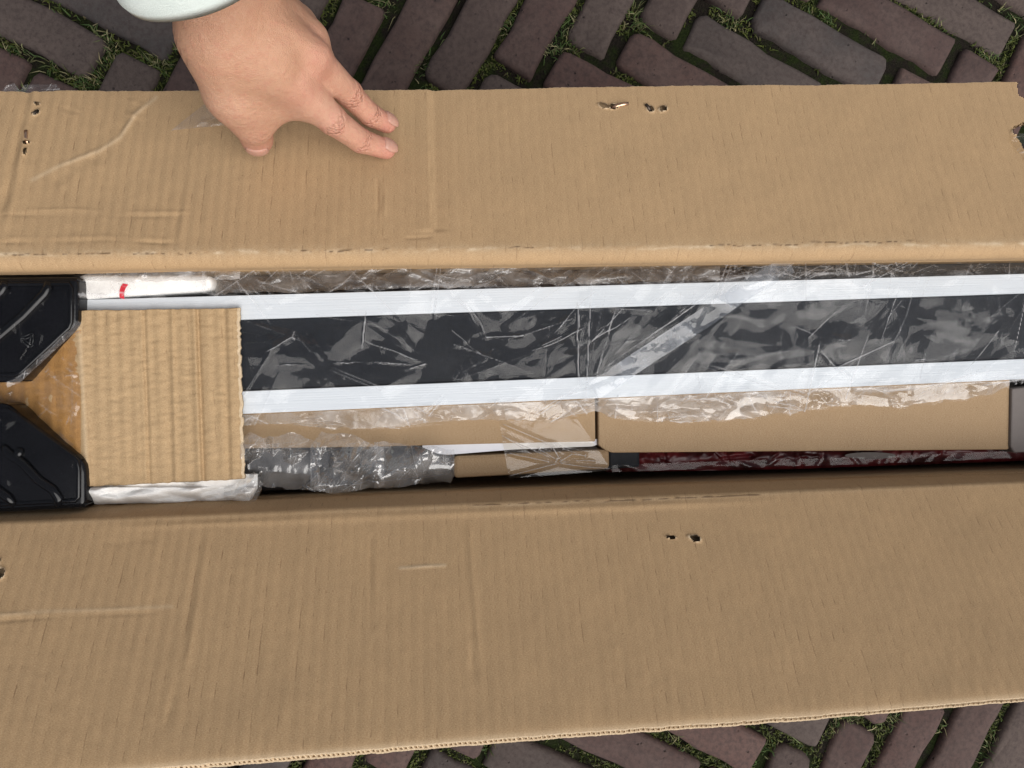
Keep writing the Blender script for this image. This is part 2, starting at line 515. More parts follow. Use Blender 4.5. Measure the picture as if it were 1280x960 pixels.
# hidden seam under the box: drop a brick that overlaps one of the other half
def in_view(b):
    x, y = proj(np.array([b[0], b[1], 0]))
    return max(0, abs(x - 640) - 640) + max(0, abs(y - 480) - 480) + (0 if (y < 130 or y > 850) else 300)
bricks.sort(key=in_view)
BMESH = [brick_mesh(BL - GAP, BW - GAP, s) for s in range(9)]
one = []
for i, (bx, by, ang) in enumerate(bricks):
    me = BMESH[random.randrange(9)]
    ang += random.gauss(0, .018) + random.choice((0, math.pi))
    loc = (bx + random.gauss(0, .0022), by + random.gauss(0, .0022), random.gauss(0, .0013) - (.002 if abs(by) < .12 else 0))
    rx, ry = random.gauss(0, .008), random.gauss(0, .006)
    if i < 290:
        o = bpy.data.objects.new('brick', me)
        COL.objects.link(o)
        o.location = loc; o.rotation_euler = (rx, ry, ang); o.parent = pav
    else:
        M = Matrix.Translation(loc) @ Matrix.Rotation(ang, 4, 'Z')
        one.append((me, M))
V = []; Fc = []
for me, M in one:
    o_ = len(V)
    V += [tuple(M @ v.co) for v in me.vertices]
    Fc += [tuple(o_ + i for i in p.vertices) for p in me.polygons]
far = link('brick', mesh('brick_field', V, Fc), BRICK, pav)
far['kind'] = 'stuff'

def joint_points(n, xr, yr, margin):
    x = rng.uniform(*xr, n); y = rng.uniform(*yr, n)
    ok = np.ones(n, bool)
    for bx, by, ang in bricks:
        if not (xr[0] - .2 < bx < xr[1] + .2 and yr[0] - .2 < by < yr[1] + .2): continue
        c, s = math.cos(ang), math.sin(ang)
        u = (x - bx) * c + (y - by) * s; v = -(x - bx) * s + (y - by) * c
        ok &= ~((abs(u) < (BL - GAP) / 2 - margin) & (abs(v) < (BW - GAP) / 2 - margin))
    return x[ok], y[ok]
bands = [((-.85, .85), (.22, .75)), ((-.85, .95), (-.72, -.22))]
jp = [joint_points(90000, xr, yr, .001) for xr, yr in bands]
jx = np.concatenate([p[0] for p in jp]); jy = np.concatenate([p[1] for p in jp])
# moss: many tiny leaves, gathered in patches
pm = fbm(jx * 14, jy * 14, 21) + .5 * fbm(jx * 45, jy * 45, 25)
sel = pm > .02 - .1 * (jy < 0)
mx, my = jx[sel], jy[sel]
keep = rng.permutation(len(mx))[:26000]; mx, my = mx[keep], my[keep]
def tufts(name, x, y, hgt, wid, lean, mat, zbase, bend):
    n = len(x)
    az = rng.uniform(0, 2 * math.pi, n); ln = np.abs(rng.normal(0, lean, n)); h = hgt * rng.uniform(.45, 1.35, n); ww = wid * rng.uniform(.6, 1.3, n)
    dx, dy = np.cos(az), np.sin(az); sx, sy = -dy, dx
    z0 = np.full(n, zbase)
    m_ = .55
    a = np.stack([x - sx * ww / 2, y - sy * ww / 2, z0], -1); b = np.stack([x + sx * ww / 2, y + sy * ww / 2, z0], -1)
    cx = x + dx * h * ln * m_ * .7; cy = y + dy * h * ln * m_ * .7; cz = z0 + h * m_ * np.cos(np.minimum(ln, 1.3) * .7)
    c = np.stack([cx + sx * ww * .4, cy + sy * ww * .4, cz], -1); d = np.stack([cx - sx * ww * .4, cy - sy * ww * .4, cz], -1)
    tx = x + dx * h * (ln + bend); ty = y + dy * h * (ln + bend); tz = z0 + h * np.cos(np.minimum(ln + bend, 1.45))
    e = np.stack([tx, ty, tz], -1)
    V = np.stack([a, b, c, d, e], 1).reshape(-1, 3)
    i = np.arange(n) * 5
    tri = np.concatenate([np.stack([i, i + 1, i + 2], -1), np.stack([i, i + 2, i + 3], -1), np.stack([i + 3, i + 2, i + 4], -1)])
    return link(name, mesh(name, V, tri), mat)
o = tufts('moss', mx, my, .0055, .0022, .8, MOSSM, -.010, .4)
tag(o, 'green moss filling the joints between the paving bricks', 'moss', kind='stuff')
# grass: clumps where it grows thickest
cl = []
cand = rng.permutation(len(jx))
dens = fbm(jx * 9 + 3, jy * 9, 33)
for i in cand:
    if dens[i] > .08 and len(cl) < 130: cl.append((jx[i], jy[i]))
extra = [(120, 55), (135, 70), (108, 45), (100, 95), (112, 100), (20, 55), (60, 75), (205, 60), (190, 80), (628, 25), (690, 50), (705, 62), (715, 45), (490, 95), (525, 85),
         (720, 35), (1255, 20), (1275, 30), (1030, 30), (915, 25), (690, 60), (478, 5), (745, 15), (800, 20), (1100, 30), (1235, 75),
         (1060, 905), (1055, 900), (1062, 910), (1250, 925), (1240, 940), (615, 935), (960, 940), (1120, 900), (905, 925), (1010, 920)]
gxs = []; gys = []
for (x, y) in cl:
    k = rng.integers(3, 13); gxs.append(x + rng.normal(0, .006, k)); gys.append(y + rng.normal(0, .006, k))
for (px, py) in extra:
    q = P(px, py, 0); k = rng.integers(40, 80)
    gxs.append(q[0] + rng.normal(0, .010, k)); gys.append(q[1] + rng.normal(0, .010, k))
gxs = np.concatenate(gxs); gys = np.concatenate(gys)
ok = np.ones(len(gxs), bool)
for bx, by, ang in bricks[:290]:
    c, s = math.cos(ang), math.sin(ang)
    u = (gxs - bx) * c + (gys - by) * s; v = -(gxs - bx) * s + (gys - by) * c
    ok &= ~((abs(u) < (BL - GAP) / 2 - .003) & (abs(v) < (BW - GAP) / 2 - .003))
gxs, gys = gxs[ok], gys[ok]
o = tufts('grass', gxs, gys, .0135, .0016, .7, GRASSM, -.011, .3)
tag(o, 'short green and straw coloured grass in the paving joints', 'grass', kind='stuff')

# ------------------------------------------------------------------ the cardboard box
ZT = .48
TH = .0046
def lin(a, b):
    return lambda x: a[1] + (np.asarray(x, float) - a[0]) * (b[1] - a[1]) / (b[0] - a[0])
up_h = lin((0, 315), (1280, 302)); lo_h = lin((0, 657), (1280, 605))
box = thing('cardboard_box', 'long open brown cardboard box standing on the brick street', 'box', (0, 0, 0))

def ridge(X, Y, pts, w, amp, fade=.12):
    d, s, r = segdist(X, Y, pts)
    e = smooth(r, 0, fade) * smooth(1 - r, 0, fade)
    e = e * (.62 + .75 * vnoise(r * 7 + pts[0][0], r * 0 + pts[0][1], 77)) 
    return amp * np.exp(-(d / (w * (.85 + .3 * vnoise(r * 11, r * 0 + pts[0][1], 78)))) ** 2) * e
def step(X, Y, pts, w, amp, reach, fade=.12):
    d, s, r = segdist(X, Y, pts)
    e = smooth(r, 0, fade) * smooth(1 - r, 0, fade)
    return amp * np.tanh(s * d / w) * np.exp(-(d / reach) ** 2) * e

def blob(X, Y, cx, cy, rx, ry, ang=0, rag=.25, seed=0):
    c, s = math.cos(ang), math.sin(ang)
    u = (X - cx) * c + (Y - cy) * s; v = -(X - cx) * s + (Y - cy) * c
    return np.hypot(u / rx, v / ry) + rag * fbm(X * .35, Y * .35, seed, 2)

def flap(name, hinge, outer, z_in, z_out, xl, xr, nu, nv, roll, disp, holes, wear, right_cut=None, TH=TH, shear=.0, wash=None):
    """a thick corrugated flap: outer edge -> fold -> rolled into the box wall. Returns the mesh object"""
    xs = np.linspace(xl, xr, nu)
    H = P(xs, hinge(xs), z_in); O = P(xs, outer(xs), z_out(xs))
    O = O + (0.0004 * fbm(xs * .05, xs * 0, 5))[:, None] * np.array([0, 1, .0])
    t = np.linspace(0, 1, nv)
    G = O[:, None] * (1 - t)[None, :, None] + H[:, None] * t[None, :, None]     # outer -> hinge
    nrm = normals(G); sg = np.sign(nrm[..., 2].mean()); nrm = nrm * sg
    X, Y = proj(G)
    D = disp(X, Y, t[None, :] * np.ones_like(X))
    D = D + wash(X) * np.cos(2 * math.pi * G[..., 0] / .0076) * (1 + .8 * fbm(X / 70, Y / 45, 47, 2))
    G = G + nrm * D[..., None]
    # fold: arc about an axis under the hinge, turning until it points straight down
    dirv = (H - O); Ln = np.linalg.norm(dirv, axis=1, keepdims=True); dirv /= Ln
    nh = nrm[:, -1]
    rad, ang, na, drop = roll
    arcs = []
    base = G[:, -1]
    for k in range(1, na + 1):
        a = ang * k / na
        arcs.append(base + dirv * rad * math.sin(a) - nh * rad * (1 - math.cos(a)))
    tdir = dirv * math.cos(ang) - nh * math.sin(ang)
    for k in range(1, 5):
        arcs.append(arcs[na - 1] + tdir * drop * k / 4)
    G2 = np.concatenate([G, np.stack(arcs, 1)], 1)
    n2 = normals(G2) * sg
    X2, Y2 = proj(G2)
    wv = wear(X2, Y2)
    hb, crk = holes(X2, Y2)
    # torn lips: paper pushed up round the holes
    G2 = G2 + n2 * (0.0009 * np.exp(-((hb - 1.25) / .3) ** 2))[..., None]
    wv = np.maximum(wv, np.exp(-((hb - 1.12) / .22) ** 2))
    seg = np.linalg.norm(np.diff(G2, axis=1), axis=-1); vv = np.concatenate([np.zeros((len(xs), 1)), np.cumsum(seg, 1)], 1)
    uu = np.concatenate([G[..., 0], np.repeat(G[:, -1:, 0], G2.shape[1] - G.shape[1], 1)], 1)
    NV = G2.shape[1]
    cut = np.ones((nu, NV), bool)
    if right_cut is not None: cut = right_cut(X2, Y2)
    cm = cut[:-1, :-1] & cut[1:, :-1] & cut[1:, 1:] & cut[:-1, 1:]
    hm = hb > 1
    hmask = hm[:-1, :-1] & hm[1:, :-1] & hm[1:, 1:] & hm[:-1, 1:] & cm
    B = G2 - n2 * TH
    B[:, 0] -= dirv * shear
    top = gridfaces(nu, NV, hmask); bot = gridfaces(nu, NV, cm)[:, ::-1] + nu * NV
    if sg < 0: top = top[:, ::-1]; bot = bot[:, ::-1]
    # rim walls (left, right, inner end); the cut outer edge is left to the fluting
    idx = np.arange(nu * NV).reshape(nu, NV); rim = []
    def wall(a, b):
        rim.append(np.stack([a[:-1], a[1:], b[1:], b[:-1]], -1))
    wall(idx[0], idx[0] + nu * NV); wall(idx[:, -1], idx[:, -1] + nu * NV)
    if right_cut is None: wall(idx[-1], idx[-1] + nu * NV)
    else:
        # outer edge of the cut: find boundary edges along u
        q = []
        for j in range(NV - 1):
            for i in range(nu - 2, 0, -1):
                if cm[i - 1, j] and not cm[i, j]:
                    q.append((idx[i, j], idx[i, j + 1], idx[i, j + 1] + nu * NV, idx[i, j] + nu * NV)); break
        if q: rim.append(np.array(q))
    Vv = np.concatenate([G2.reshape(-1, 3), B.reshape(-1, 3)])
    UV = np.stack([uu.ravel(), vv.ravel()], -1); UV = np.concatenate([UV, UV + .37])
    at = np.concatenate([wv.ravel(), np.zeros(nu * NV) + .25]); ac = np.concatenate([crk.ravel(), np.zeros(nu * NV)])
    me = mesh(name, Vv, np.concatenate([top, bot] + rim), uv=UV, attrs={'wear': at, 'crack': ac})
    o = link(name, me, KRAFT)
    put(o, box)
    # fluted cut edge: liner rims and a wavy medium between them
    e0, eb = G2[:, 0], B[:, 0]
    inw = dirv
    lay = []
    def ribbon(f0, f1, depth):
        a = e0 * (1 - f0)[:, None] + eb * f0[:, None]; b = a + inw * depth
        c = e0 * (1 - f1)[:, None] + eb * f1[:, None]; d = c + inw * depth
        V = np.stack([a, b, d, c], 1).reshape(-1, 3); i = np.arange(nu - 1)[:, None] * 4
        Q = []
        for p, q in ((0, 1), (1, 2), (2, 3), (3, 0)):
            Q.append(np.concatenate([i + p, i + q, i + 4 + q, i + 4 + p], 1))
        return V, np.concatenate(Q)
    return o, xs, e0, eb, inw, NV

def fluting(parent, xs, e0, eb, inw, pitch_px):
    nf = 3000
    q = np.linspace(xs[0], xs[-1], nf)
    def ip(a): return np.stack([np.interp(q, xs, a[:, i]) for i in range(3)], -1)
    E0, EB, IN = ip(e0), ip(eb), ip(inw)      # a sheared cut: the lower liner sticks out further
    V = []; Q = []
    def rib(f0, f1, out0, depth):
        o_ = sum(len(v) for v in V)
        a = E0 * (1 - f0)[:, None] + EB * f0[:, None] - IN * out0[:, None]; c = E0 * (1 - f1)[:, None] + EB * f1[:, None] - IN * out0[:, None]
        V.append(np.stack([a + IN * depth, a, c, c + IN * depth], 1).reshape(-1, 3)); i = np.arange(nf - 1)[:, None] * 4 + o_
        for p in range(3):
            Q.append(np.concatenate([i + p, i + p + 1, i + 5 + p, i + 4 + p], 1))
    one_ = np.ones(nf)
    rag = .0004 * fbm(q * .4, q * 0, 8) + .0003
    rib(one_ * .015, one_ * .12, rag, .0008)
    rib(one_ * .88, one_ * .985, rag * .5, .0008)
    ph = q / pitch_px * 2 * math.pi + 2.4 * fbm(q * .045, q * 0, 11)
    wv_ = .5 - .5 * np.cos(ph)
    wob2 = .09 * fbm(q * .11, q * 0, 12)
    rib(.12 + .62 * wv_ + wob2 * .5, .20 + .66 * wv_ + wob2 * .5, rag * .8 - .0001, .006)
    # closed back of the cavity
    rib(one_ * .2, one_ * .8, one_ * -.0055, .0005)
    Vv = np.concatenate(V)
    uv = np.stack([Vv[:, 0] + Vv[:, 2] * .3, Vv[:, 1]], -1)
    o = link('fluting', mesh('fluting', Vv, np.concatenate(Q), uv=uv, attrs={'wear': np.full(len(Vv), .75)}), KRAFT)
    put(o, parent)
    return o

# ---- upper flap
up_o = lambda x: np.interp(x, [-120, 0, 60, 300, 640, 900, 1280, 1400], [116, 115.5, 115, 113, 111, 107, 103, 101])
def up_disp(X, Y, t):
    d = .0016 * fbm(X / 260, Y / 160, 41, 2)
    d += .00045 * fbm(X / 45, Y / 60, 44, 3)
    d += ridge(X, Y, [(40, 225), (75, 207), (125, 188), (150, 172), (170, 142), (195, 122)], 3.2, .0007)
    d += ridge(X, Y, [(60, 232), (110, 200), (140, 190)], 8, -.0005)
    d += step(X, Y, [(538, 100), (540, 200), (542, 292)], 2.4, .0009, 18, .03)
    d += ridge(X, Y, [(536, 100), (538, 200), (541, 295)], 2.2, -.0008, .03)
    d += ridge(X, Y, [(545, 296), (520, 298), (470, 299)], 2, -.0006)
    d += ridge(X, Y, [(470, 150), (472, 250), (471, 300)], 3, -.0007)
    d += ridge(X, Y, [(479, 150), (481, 250), (480, 300)], 3, .0006)
    d += ridge(X, Y, [(-20, 268), (90, 268), (160, 270), (280, 271)], 2.4, -.0004)
    d += ridge(X, Y, [(-20, 262), (90, 261), (160, 264), (260, 266)], 2.4, .0003)
    d += ridge(X, Y, [(-20, 302), (60, 302), (130, 300), (230, 305)], 2.6, -.0005)
    d += ridge(X, Y, [(-20, 296), (60, 296), (130, 295), (230, 300)], 2.6, .0004)
    d += ridge(X, Y, [(246, 175), (240, 220), (232, 260), (222, 312)], 3.5, .0005)
    d += ridge(X, Y, [(238, 175), (232, 220), (224, 260), (214, 312)], 3, -.0004)
    d += ridge(X, Y, [(46, 108), (34, 170), (20, 240), (2, 300)], 5, .0012, .04)
    d += ridge(X, Y, [(36, 108), (24, 170), (8, 240), (-8, 300)], 6, -.0013, .04)
    d += ridge(X, Y, [(96, 108), (84, 150)], 12, -.0006)
    d += ridge(X, Y, [(1135, 120), (1170, 210), (1195, 280)], 5, .0004)
    d += ridge(X, Y, [(175, 110), (165, 150)], 8, .0006)
    # washboard on the left half
    lf = .45 + .55 * smooth(1 - X / 640, .2, .9)
    ph = (X + (Y - 220) * -.00051 * (X - 460)) / 14.2
    d += .00010 * lf * fbm(X / 14, Y / 8, 49, 2)
    return d
def up_holes(X, Y):
    h = blob(X, Y, 754.5, 132.5, 6, 2.2, .25, .35, 3)
    for a in [(767, 133.5, 4.5, 2.6, -.2), (813, 136.5, 3.8, 2.8, .6), (828.5, 136.5, 4.4, 2.6, -.2), (45.5, 141, 3.8, 2.2, -.7), (46.5, 129.5, 3.0, 1.3, .2),
              (33, 178, 3.2, 1.2, 0), (31, 189.5, 1.4, 3.2, .3), (1270, 166, 4, 2.5, .2)]:
        h = np.minimum(h, blob(X, Y, *a[:4], a[4], .35, 3))
    # cracks along the fold where the liner has split
    hy = up_h(X); ck = np.zeros(X.shape)
    for x0, x1, off, th_ in ((0, 70, 3.5, 1.0), (75, 145, 3.5, .8), (150, 262, 4.5, 1.0), (370, 492, 2.5, 1.1), (622, 668, 0, .6), (885, 1000, .5, .8), (1000, 1160, -1.5, .7)):
        e = smooth(X, x0, x0 + 12) * smooth(x1 - X, 0, 12)
        n = vnoise(X / 3.6, Y / 2., 61)
        d = np.abs(Y - hy - off - 1.8 * fbm(X / 22, X * 0, 62)) / (th_ * np.maximum(e, .01) * (.30 + .8 * np.clip(n, -.35, 1)) + .02)
        ck = np.maximum(ck, np.where(e > .05, .85 * np.exp(-(d / 1.3) ** 2), 0))
    return h, ck
def up_wear(X, Y):
    hy = up_h(X)
    b = np.exp(-((Y - hy - 2) / 7) ** 2)
    wv = .22 * b * (.5 + .5 * vnoise(X / 4, Y / 3, 64))
    wv += 1.1 * np.exp(-((Y - hy - 2.5) / 2.6) ** 2) * np.clip(fbm(X / 16, Y / 4, 65) + .05, 0, 1)
    wv += .35 * np.exp(-(segdist(X, Y, [(40, 225), (75, 207), (125, 188), (150, 172), (170, 142), (195, 122)])[0] / 2.5) ** 2)
    return np.clip(wv, 0, 1)
def up_cut(X, Y):
    e = np.interp(Y, [90, 104, 112, 119, 124, 135, 152, 158, 166, 173, 190, 215, 240, 290, 340],
                     [1272, 1272, 1272.5, 1274, 1284, 1292, 1284, 1268, 1268, 1274, 1283, 1296, 1310, 1330, 1345])
    return X < e + 1.0 * vnoise(Y / 4, Y * 0, 71)
uf, xs_, e0_, eb_, inw_, _ = flap('flap', up_h, up_o, ZT, lambda x: .43 + 0 * x, -110, 1350, 1120, 150, (.0085, math.radians(113), 20, .012), up_disp, up_holes, up_wear, up_cut, wash=lambda X: .000025 + .000075 * smooth(1 - X / 800, .2, .9))
uf['label'] = 'upper flap folded outwards with staple holes and a torn right corner'
# raw cut edge only as far as the corner tear
kk = xs_ < 1270
fluting(uf, xs_[kk], e0_[kk], eb_[kk], inw_[kk], 6.4)

# ---- lower flap
lo_o = lambda x: np.interp(x, [-160, 0, 260, 640, 1000, 1280, 1420], [991, 977, 953, 921, 895, 871, 859])
LZ = lambda x: .562 + 0 * x
def lo_disp(X, Y, t):
    d = -.0010 * np.exp(-t / .02) + .0006 * fbm(X / 300, Y / 200, 81, 2) + .0004 * fbm(X / 50, Y / 70, 84, 3)
    ph = (X + (Y - 760) * -.00073 * (X - 480)) 
    cr = lambda x0, w, a, y0=650, y1=930: ridge(ph, Y, [(x0, y0), (x0, y1)], w, a, .1)
    d += .6 * cr(236, 5, -.0008) + .6 * cr(246, 5, .0007) + .6 * cr(258, 5, -.0003) + .6 * cr(462, 4, -.0006, 640, 800) + .6 * cr(470, 5, .0006, 640, 800)
    d += .6 * cr(585, 5, -.0008, 640, 860) + .6 * cr(594, 5, .0008, 640, 860) + .6 * cr(545, 6, .0004, 640, 780) + .6 * cr(352, 7, -.0006) + .6 * cr(365, 7, .0005) + .6 * cr(180, 7, .0004)
    d += ridge(X, Y, [(-20, 770), (60, 764), (130, 762), (215, 758)], 2.4, .0004)
    d += ridge(X, Y, [(-20, 778), (60, 772), (130, 769), (215, 765)], 2.6, -.0004)
    d += ridge(X, Y, [(497, 711), (530, 708), (560, 707)], 1.7, .0006)
    d += ridge(X, Y, [(0, 690), (90, 682), (200, 674)], 5, -.0003)
    lf = .5 + .5 * smooth(1 - X / 800, .1, .9)
    d += .00006 * lf * fbm(X / 14, Y / 8, 89, 2)
    d += ridge(X, lo_h(X) - Y, [(-200, -8), (1500, -8)], 5, .0007, .001)
    return d
def lo_holes(X, Y):
    h = blob(X, Y, 839, 671.5, 5.5, 1.3, .12, .35, 5)
    for a in [(868.5, 673, 6, 2.8, .35), (1.5, 716, 4, 5.5, .1), (-3, 703, 3, 6, .2)]:
        h = np.minimum(h, blob(X, Y, *a[:4], a[4], .35, 5))
    hy = lo_h(X); ck = np.zeros(X.shape)
    for x0, x1, off, th_ in ((575, 745, -1.0, .5), (745, 960, .0, .7),):
        e = smooth(X, x0, x0 + 20) * smooth(x1 - X, 0, 20)
        n = vnoise(X / 7., Y / 3., 91)
        d = np.abs(Y - hy - off - 1.0 * fbm(X / 30, X * 0, 92)) / (th_ * np.maximum(e, .01) * (.4 + np.clip(n, -.3, 1)) + .02)
        ck = np.maximum(ck, np.where(e > .05, .85 * np.exp(-(d / 1.3) ** 2), 0))
    return h, ck
def lo_wear(X, Y):
    hy = lo_h(X)
    wv = .30 * np.exp(-((Y - hy) / 2.2) ** 2) * np.clip(.5 + fbm(X / 20, Y / 5, 95), 0, 1) * (.3 + .7 * smooth(X, 450, 650) * smooth(1000 - X, 0, 200))
    wv += .5 * np.exp(-(segdist(X, Y, [(500, 710), (530, 707.5), (556, 706.5)])[0] / 2.0) ** 2)
    wv += .25 * np.exp(-(segdist(X, Y, [(-20, 770), (60, 764), (130, 762), (215, 758)])[0] / 2.5) ** 2)
    ho = lo_o(X)
    wv += .35 * np.exp(-((Y - ho) / 4.5) ** 2)
    return np.clip(wv, 0, 1)
lf_, xs2, e02, eb2, inw2, _ = flap('flap', lo_h, lo_o, ZT, LZ, -150, 1410, 1120, 160, (.006, math.radians(48), 10, .03), lo_disp, lo_holes, lo_wear, None, .0058, .0034, lambda X: .00003 + .000045 * smooth(1 - X / 900, .1, .9))
lf_['label'] = 'lower flap standing up towards the viewer with two torn staple holes'
fluting(lf_, xs2, e02, eb2, inw2, 6.2)

# ---- walls and bottom
Lx = P(-95, 480, ZT)[0]; Rx = P(1395, 480, ZT)[0]
def wall_y(px, hinge, off): return P(px, hinge(px), ZT)[1] + off
yu0 = wall_y(0, up_h, -.0095); yu1 = wall_y(1280, up_h, -.0095)
yl0 = wall_y(0, lo_h, .006); yl1 = wall_y(1280, lo_h, .006)
yu = (yu0 + yu1) / 2; yl = (yl0 + yl1) / 2
def board(name, x0, x1, y0, y1, z0, z1, mat=KRAFT, parent=box):
    V = [(x, y, z) for x in (x0, x1) for y in (y0, y1) for z in (z0, z1)]
    Fc = [(0, 1, 3, 2), (4, 6, 7, 5), (0, 4, 5, 1), (2, 3, 7, 6), (0, 2, 6, 4), (1, 5, 7, 3)]
    uv = [(v[0] + v[1], v[2] + v[1] * .3) for v in V]
    o = link(name, mesh(name, V, Fc, smooth_=False, uv=uv, attrs={'wear': np.zeros(8)}), mat)
    put(o, parent)
    return o
board('wall', Lx, Rx, yu + .001, yu + .0055, .004, ZT - .020)
board('wall', Lx, Rx, yl - .0055, yl - .001, .004, ZT - .030)
board('wall', Lx - .0046, Lx - .0001, yl - .0055, yu + .0055, .004, ZT - .012)
board('wall', Rx + .0001, Rx + .0046, yl - .0055, yu + .0055, .004, ZT - .012)
board('base', Lx, Rx, yl - .001, yu + .001, .004, .009)

# ---- staples left in the flaps (sub-parts)
def flap_pt(px, py, lift):
    """a point just above the upper flap at that pixel"""
    h, o_ = up_h(px), up_o(px)
    H = P(px, h, ZT); O = P(px, o_, .43)
    n = np.cross(np.array([1., 0, 0]), O - H); n /= np.linalg.norm(n); n *= np.sign(n[2])
    cx = np.array([(px - 640) / F, (480 - py) / F, -1.]); d = ROT @ cx; c0 = np.array([0, 0, CAMZ])
    t = ((H - c0) @ n) / (d @ n)
    return c0 + d * t + n * lift
def flat_wire(name, pts, width, thick, mat, parent):
    return tube(name, pts, width / 2, mat, parent, n=8, flat=thick / width)
flat_wire('staple', [flap_pt(764, 134.2, -.001), flap_pt(771, 133.2, .0012), flap_pt(778, 132.2, .0018), flap_pt(785, 131.6, .0022)], .0024, .0009, COPPER, uf)
flat_wire('staple', [flap_pt(806.5, 132, .0018), flap_pt(810, 135, .0012), flap_pt(814.5, 138.2, -.0008)], .0024, .0009, STEELW, uf)
flat_wire('staple', [flap_pt(34, 165.5, .0022), flap_pt(33.8, 170, .0018), flap_pt(33.4, 177, .0008), flap_pt(33.2, 180, -.001)], .0024, .0009, COPPER, uf)
flat_wire('staple', [flap_pt(41, 143.5, .001), flap_pt(45, 140.5, .0006), flap_pt(48.5, 138, -.0008)], .0022, .0009, STEELW, uf)

# ------------------------------------------------------------------ contents
ZB = .452                                             # top of the running board
# running board: two pale ribbed strips, dark tread between
s1t = lin((300, 369), (1280, 342)); s1b = lin((300, 399.5), (1280, 366.5))
s2t = lin((303, 489), (1280, 448.5)); s2b = lin((303, 517.5), (1280, 474))
rb = thing('running_board', 'long black running board with two pale ribbed metal strips lying in the box', 'running board', P(640, 430, .40))
def ribbed(name, top, bot, x0, x1, z, n_rib, amp, mat, parent, depth):
    xs = np.linspace(x0, x1, 40); vs = np.linspace(0, 1, 61)
    T = P(xs, top(xs), z); B = P(xs, bot(xs), z)
    G = T[:, None] * (1 - vs)[None, :, None] + B[:, None] * vs[None, :, None]
    prof = amp * np.abs(np.cos(np.pi * vs * n_rib)) ** .5 - amp
    prof[0] = prof[-1] = -.0012
    G[..., 2] += prof[None]
    lo = G[:, [0, -1]].copy(); lo[..., 2] = z - depth
    G = np.concatenate([lo[:, :1], G, lo[:, 1:]], 1)
    o = link(name, mesh(name, G.reshape(-1, 3), gridfaces(40, G.shape[1]), smooth_=False), mat)
    put(o, parent)
    return o
ribbed('metal_strip', s1t, s1b, 80, 1370, ZB, 9, .00006, STRIP, rb, .03)
ribbed('metal_strip', s2t, s2b, 80, 1370, ZB, 9, .00006, STRIP, rb, .03)
ribbed('tread_panel', s1b, s2t, 80, 1370, ZB - .0025, 1, .0, PANEL, rb, .02)
ribbed('underside', lambda x: s1t(x) + 1, lambda x: s2b(x) - 1, 82, 1368, ZB - .012, 1, .0, DARKBAR, rb, .03)

# dark bar along the upper wall
bar = thing('black_bar', 'dark bar lying along the upper inner wall of the box under the film', 'bar', P(700, 345, .40))
slab('bar', [(262, 345), (1400, 322), (1400, 350), (262, 366)], .428, .38, BROWNBAR, bar, .004, 3, True)
slab('bar_end', [(930, 329), (1398, 320), (1398, 345), (930, 354)], .4325, .429, DARKBAR, bar, .002, 2)
# white foam strip with a red mark
fs = thing('foam_strip', 'white foam strip with a red marker stroke at the upper left of the box', 'foam strip', P(180, 358, .43))
slab('foam', [(98, 343), (180, 344), (256, 343), (264, 346), (264, 361), (245, 364), (170, 369), (98, 375)], .4535, .41, FOAM, fs, .003, 3, True)
pts = [(157, 355), (154.5, 358), (152.5, 363), (152, 368), (152.6, 373)]
Vm = []
for i, (x, y) in enumerate(pts):
    wd = (3.4, 3.3, 3.0, 2.9, 3.0)[i]
    Vm += [P(x - wd, y - .6, .4543), P(x + wd, y + .8, .4543)]
mk = link('marker_stroke', mesh('marker_stroke', Vm, [(2 * i, 2 * i + 1, 2 * i + 3, 2 * i + 2) for i in range(4)]), MARK)
put(mk, fs)

# corrugated pad over the left end
padL = lin((97, 385), (108, 608))
pd = thing('cardboard_pad', 'square of washboard cardboard laid over the left end of the running board', 'cardboard', P(200, 490, .45))
nu, nv = 330, 170
uu = np.linspace(0, 1, nu); vv = np.linspace(0, 1, nv)
Ug, Vg = np.meshgrid(uu, vv, indexing='ij')
XR = 298.5 + 6.5 * Vg + 1.1 * vnoise(Vg * 60, Ug * 0, 101) * (Ug > .99)
XL = -70
PX = XL + (XR - XL) * Ug
TOPY = np.interp(PX, [-70, 60, 97, 298], [396, 392, 388, 385]) + .6 * vnoise(PX / 6, PX * 0, 102); BOTY = np.interp(PX, [-70, 60, 108, 305], [598, 606, 608.5, 599]) + .6 * vnoise(PX / 6, PX * 0, 103)
PY = TOPY + (BOTY - TOPY) * Vg
edge = 97 + 11 * Vg
ZP = .4585 - .017 * smooth(edge - PX, 0, 90) + .0016 * np.exp(-((PX - edge - 1) / 4.5) ** 2)
phv = (PX - 6 * Vg) / 15.2
ZP += .00032 * np.cos(2 * np.pi * phv) * (1 + .5 * fbm(PX / 40, PY / 40, 104, 2)) + .0005 * fbm(PX / 12, PY / 5, 105, 2) + .0012 * fbm(PX / 130, PY / 130, 106, 2)
for x0, x1, a in ((180, 187, -.0014), (247, 254.5, -.0020), (215, 220, .0006), (285, 291, .0005)):
    dd = PX - (x0 + (x1 - x0) * Vg)
    ZP += a * np.exp(-(dd / 2.6) ** 2) + .0008 * np.sign(-a) * np.exp(-((dd + 5) / 4) ** 2)
Gp = P(PX, PY, ZP)
npd = np.array([0, 0, 1.])
Bp = Gp - npd * .0035
iv = np.arange(nu * nv).reshape(nu, nv); off = nu * nv
rim = [np.stack([a[:-1], a[1:], a[1:] + off, a[:-1] + off], -1) for a in (iv[0], iv[-1], iv[:, 0], iv[:, -1])]
UVp = np.stack([Gp[..., 0].ravel() - .0033 * Vg.ravel(), Gp[..., 1].ravel()], -1)
wr_ = .30 * np.exp(-((PX - edge - 1) / 3.0) ** 2) + .8 * (Ug > .993)
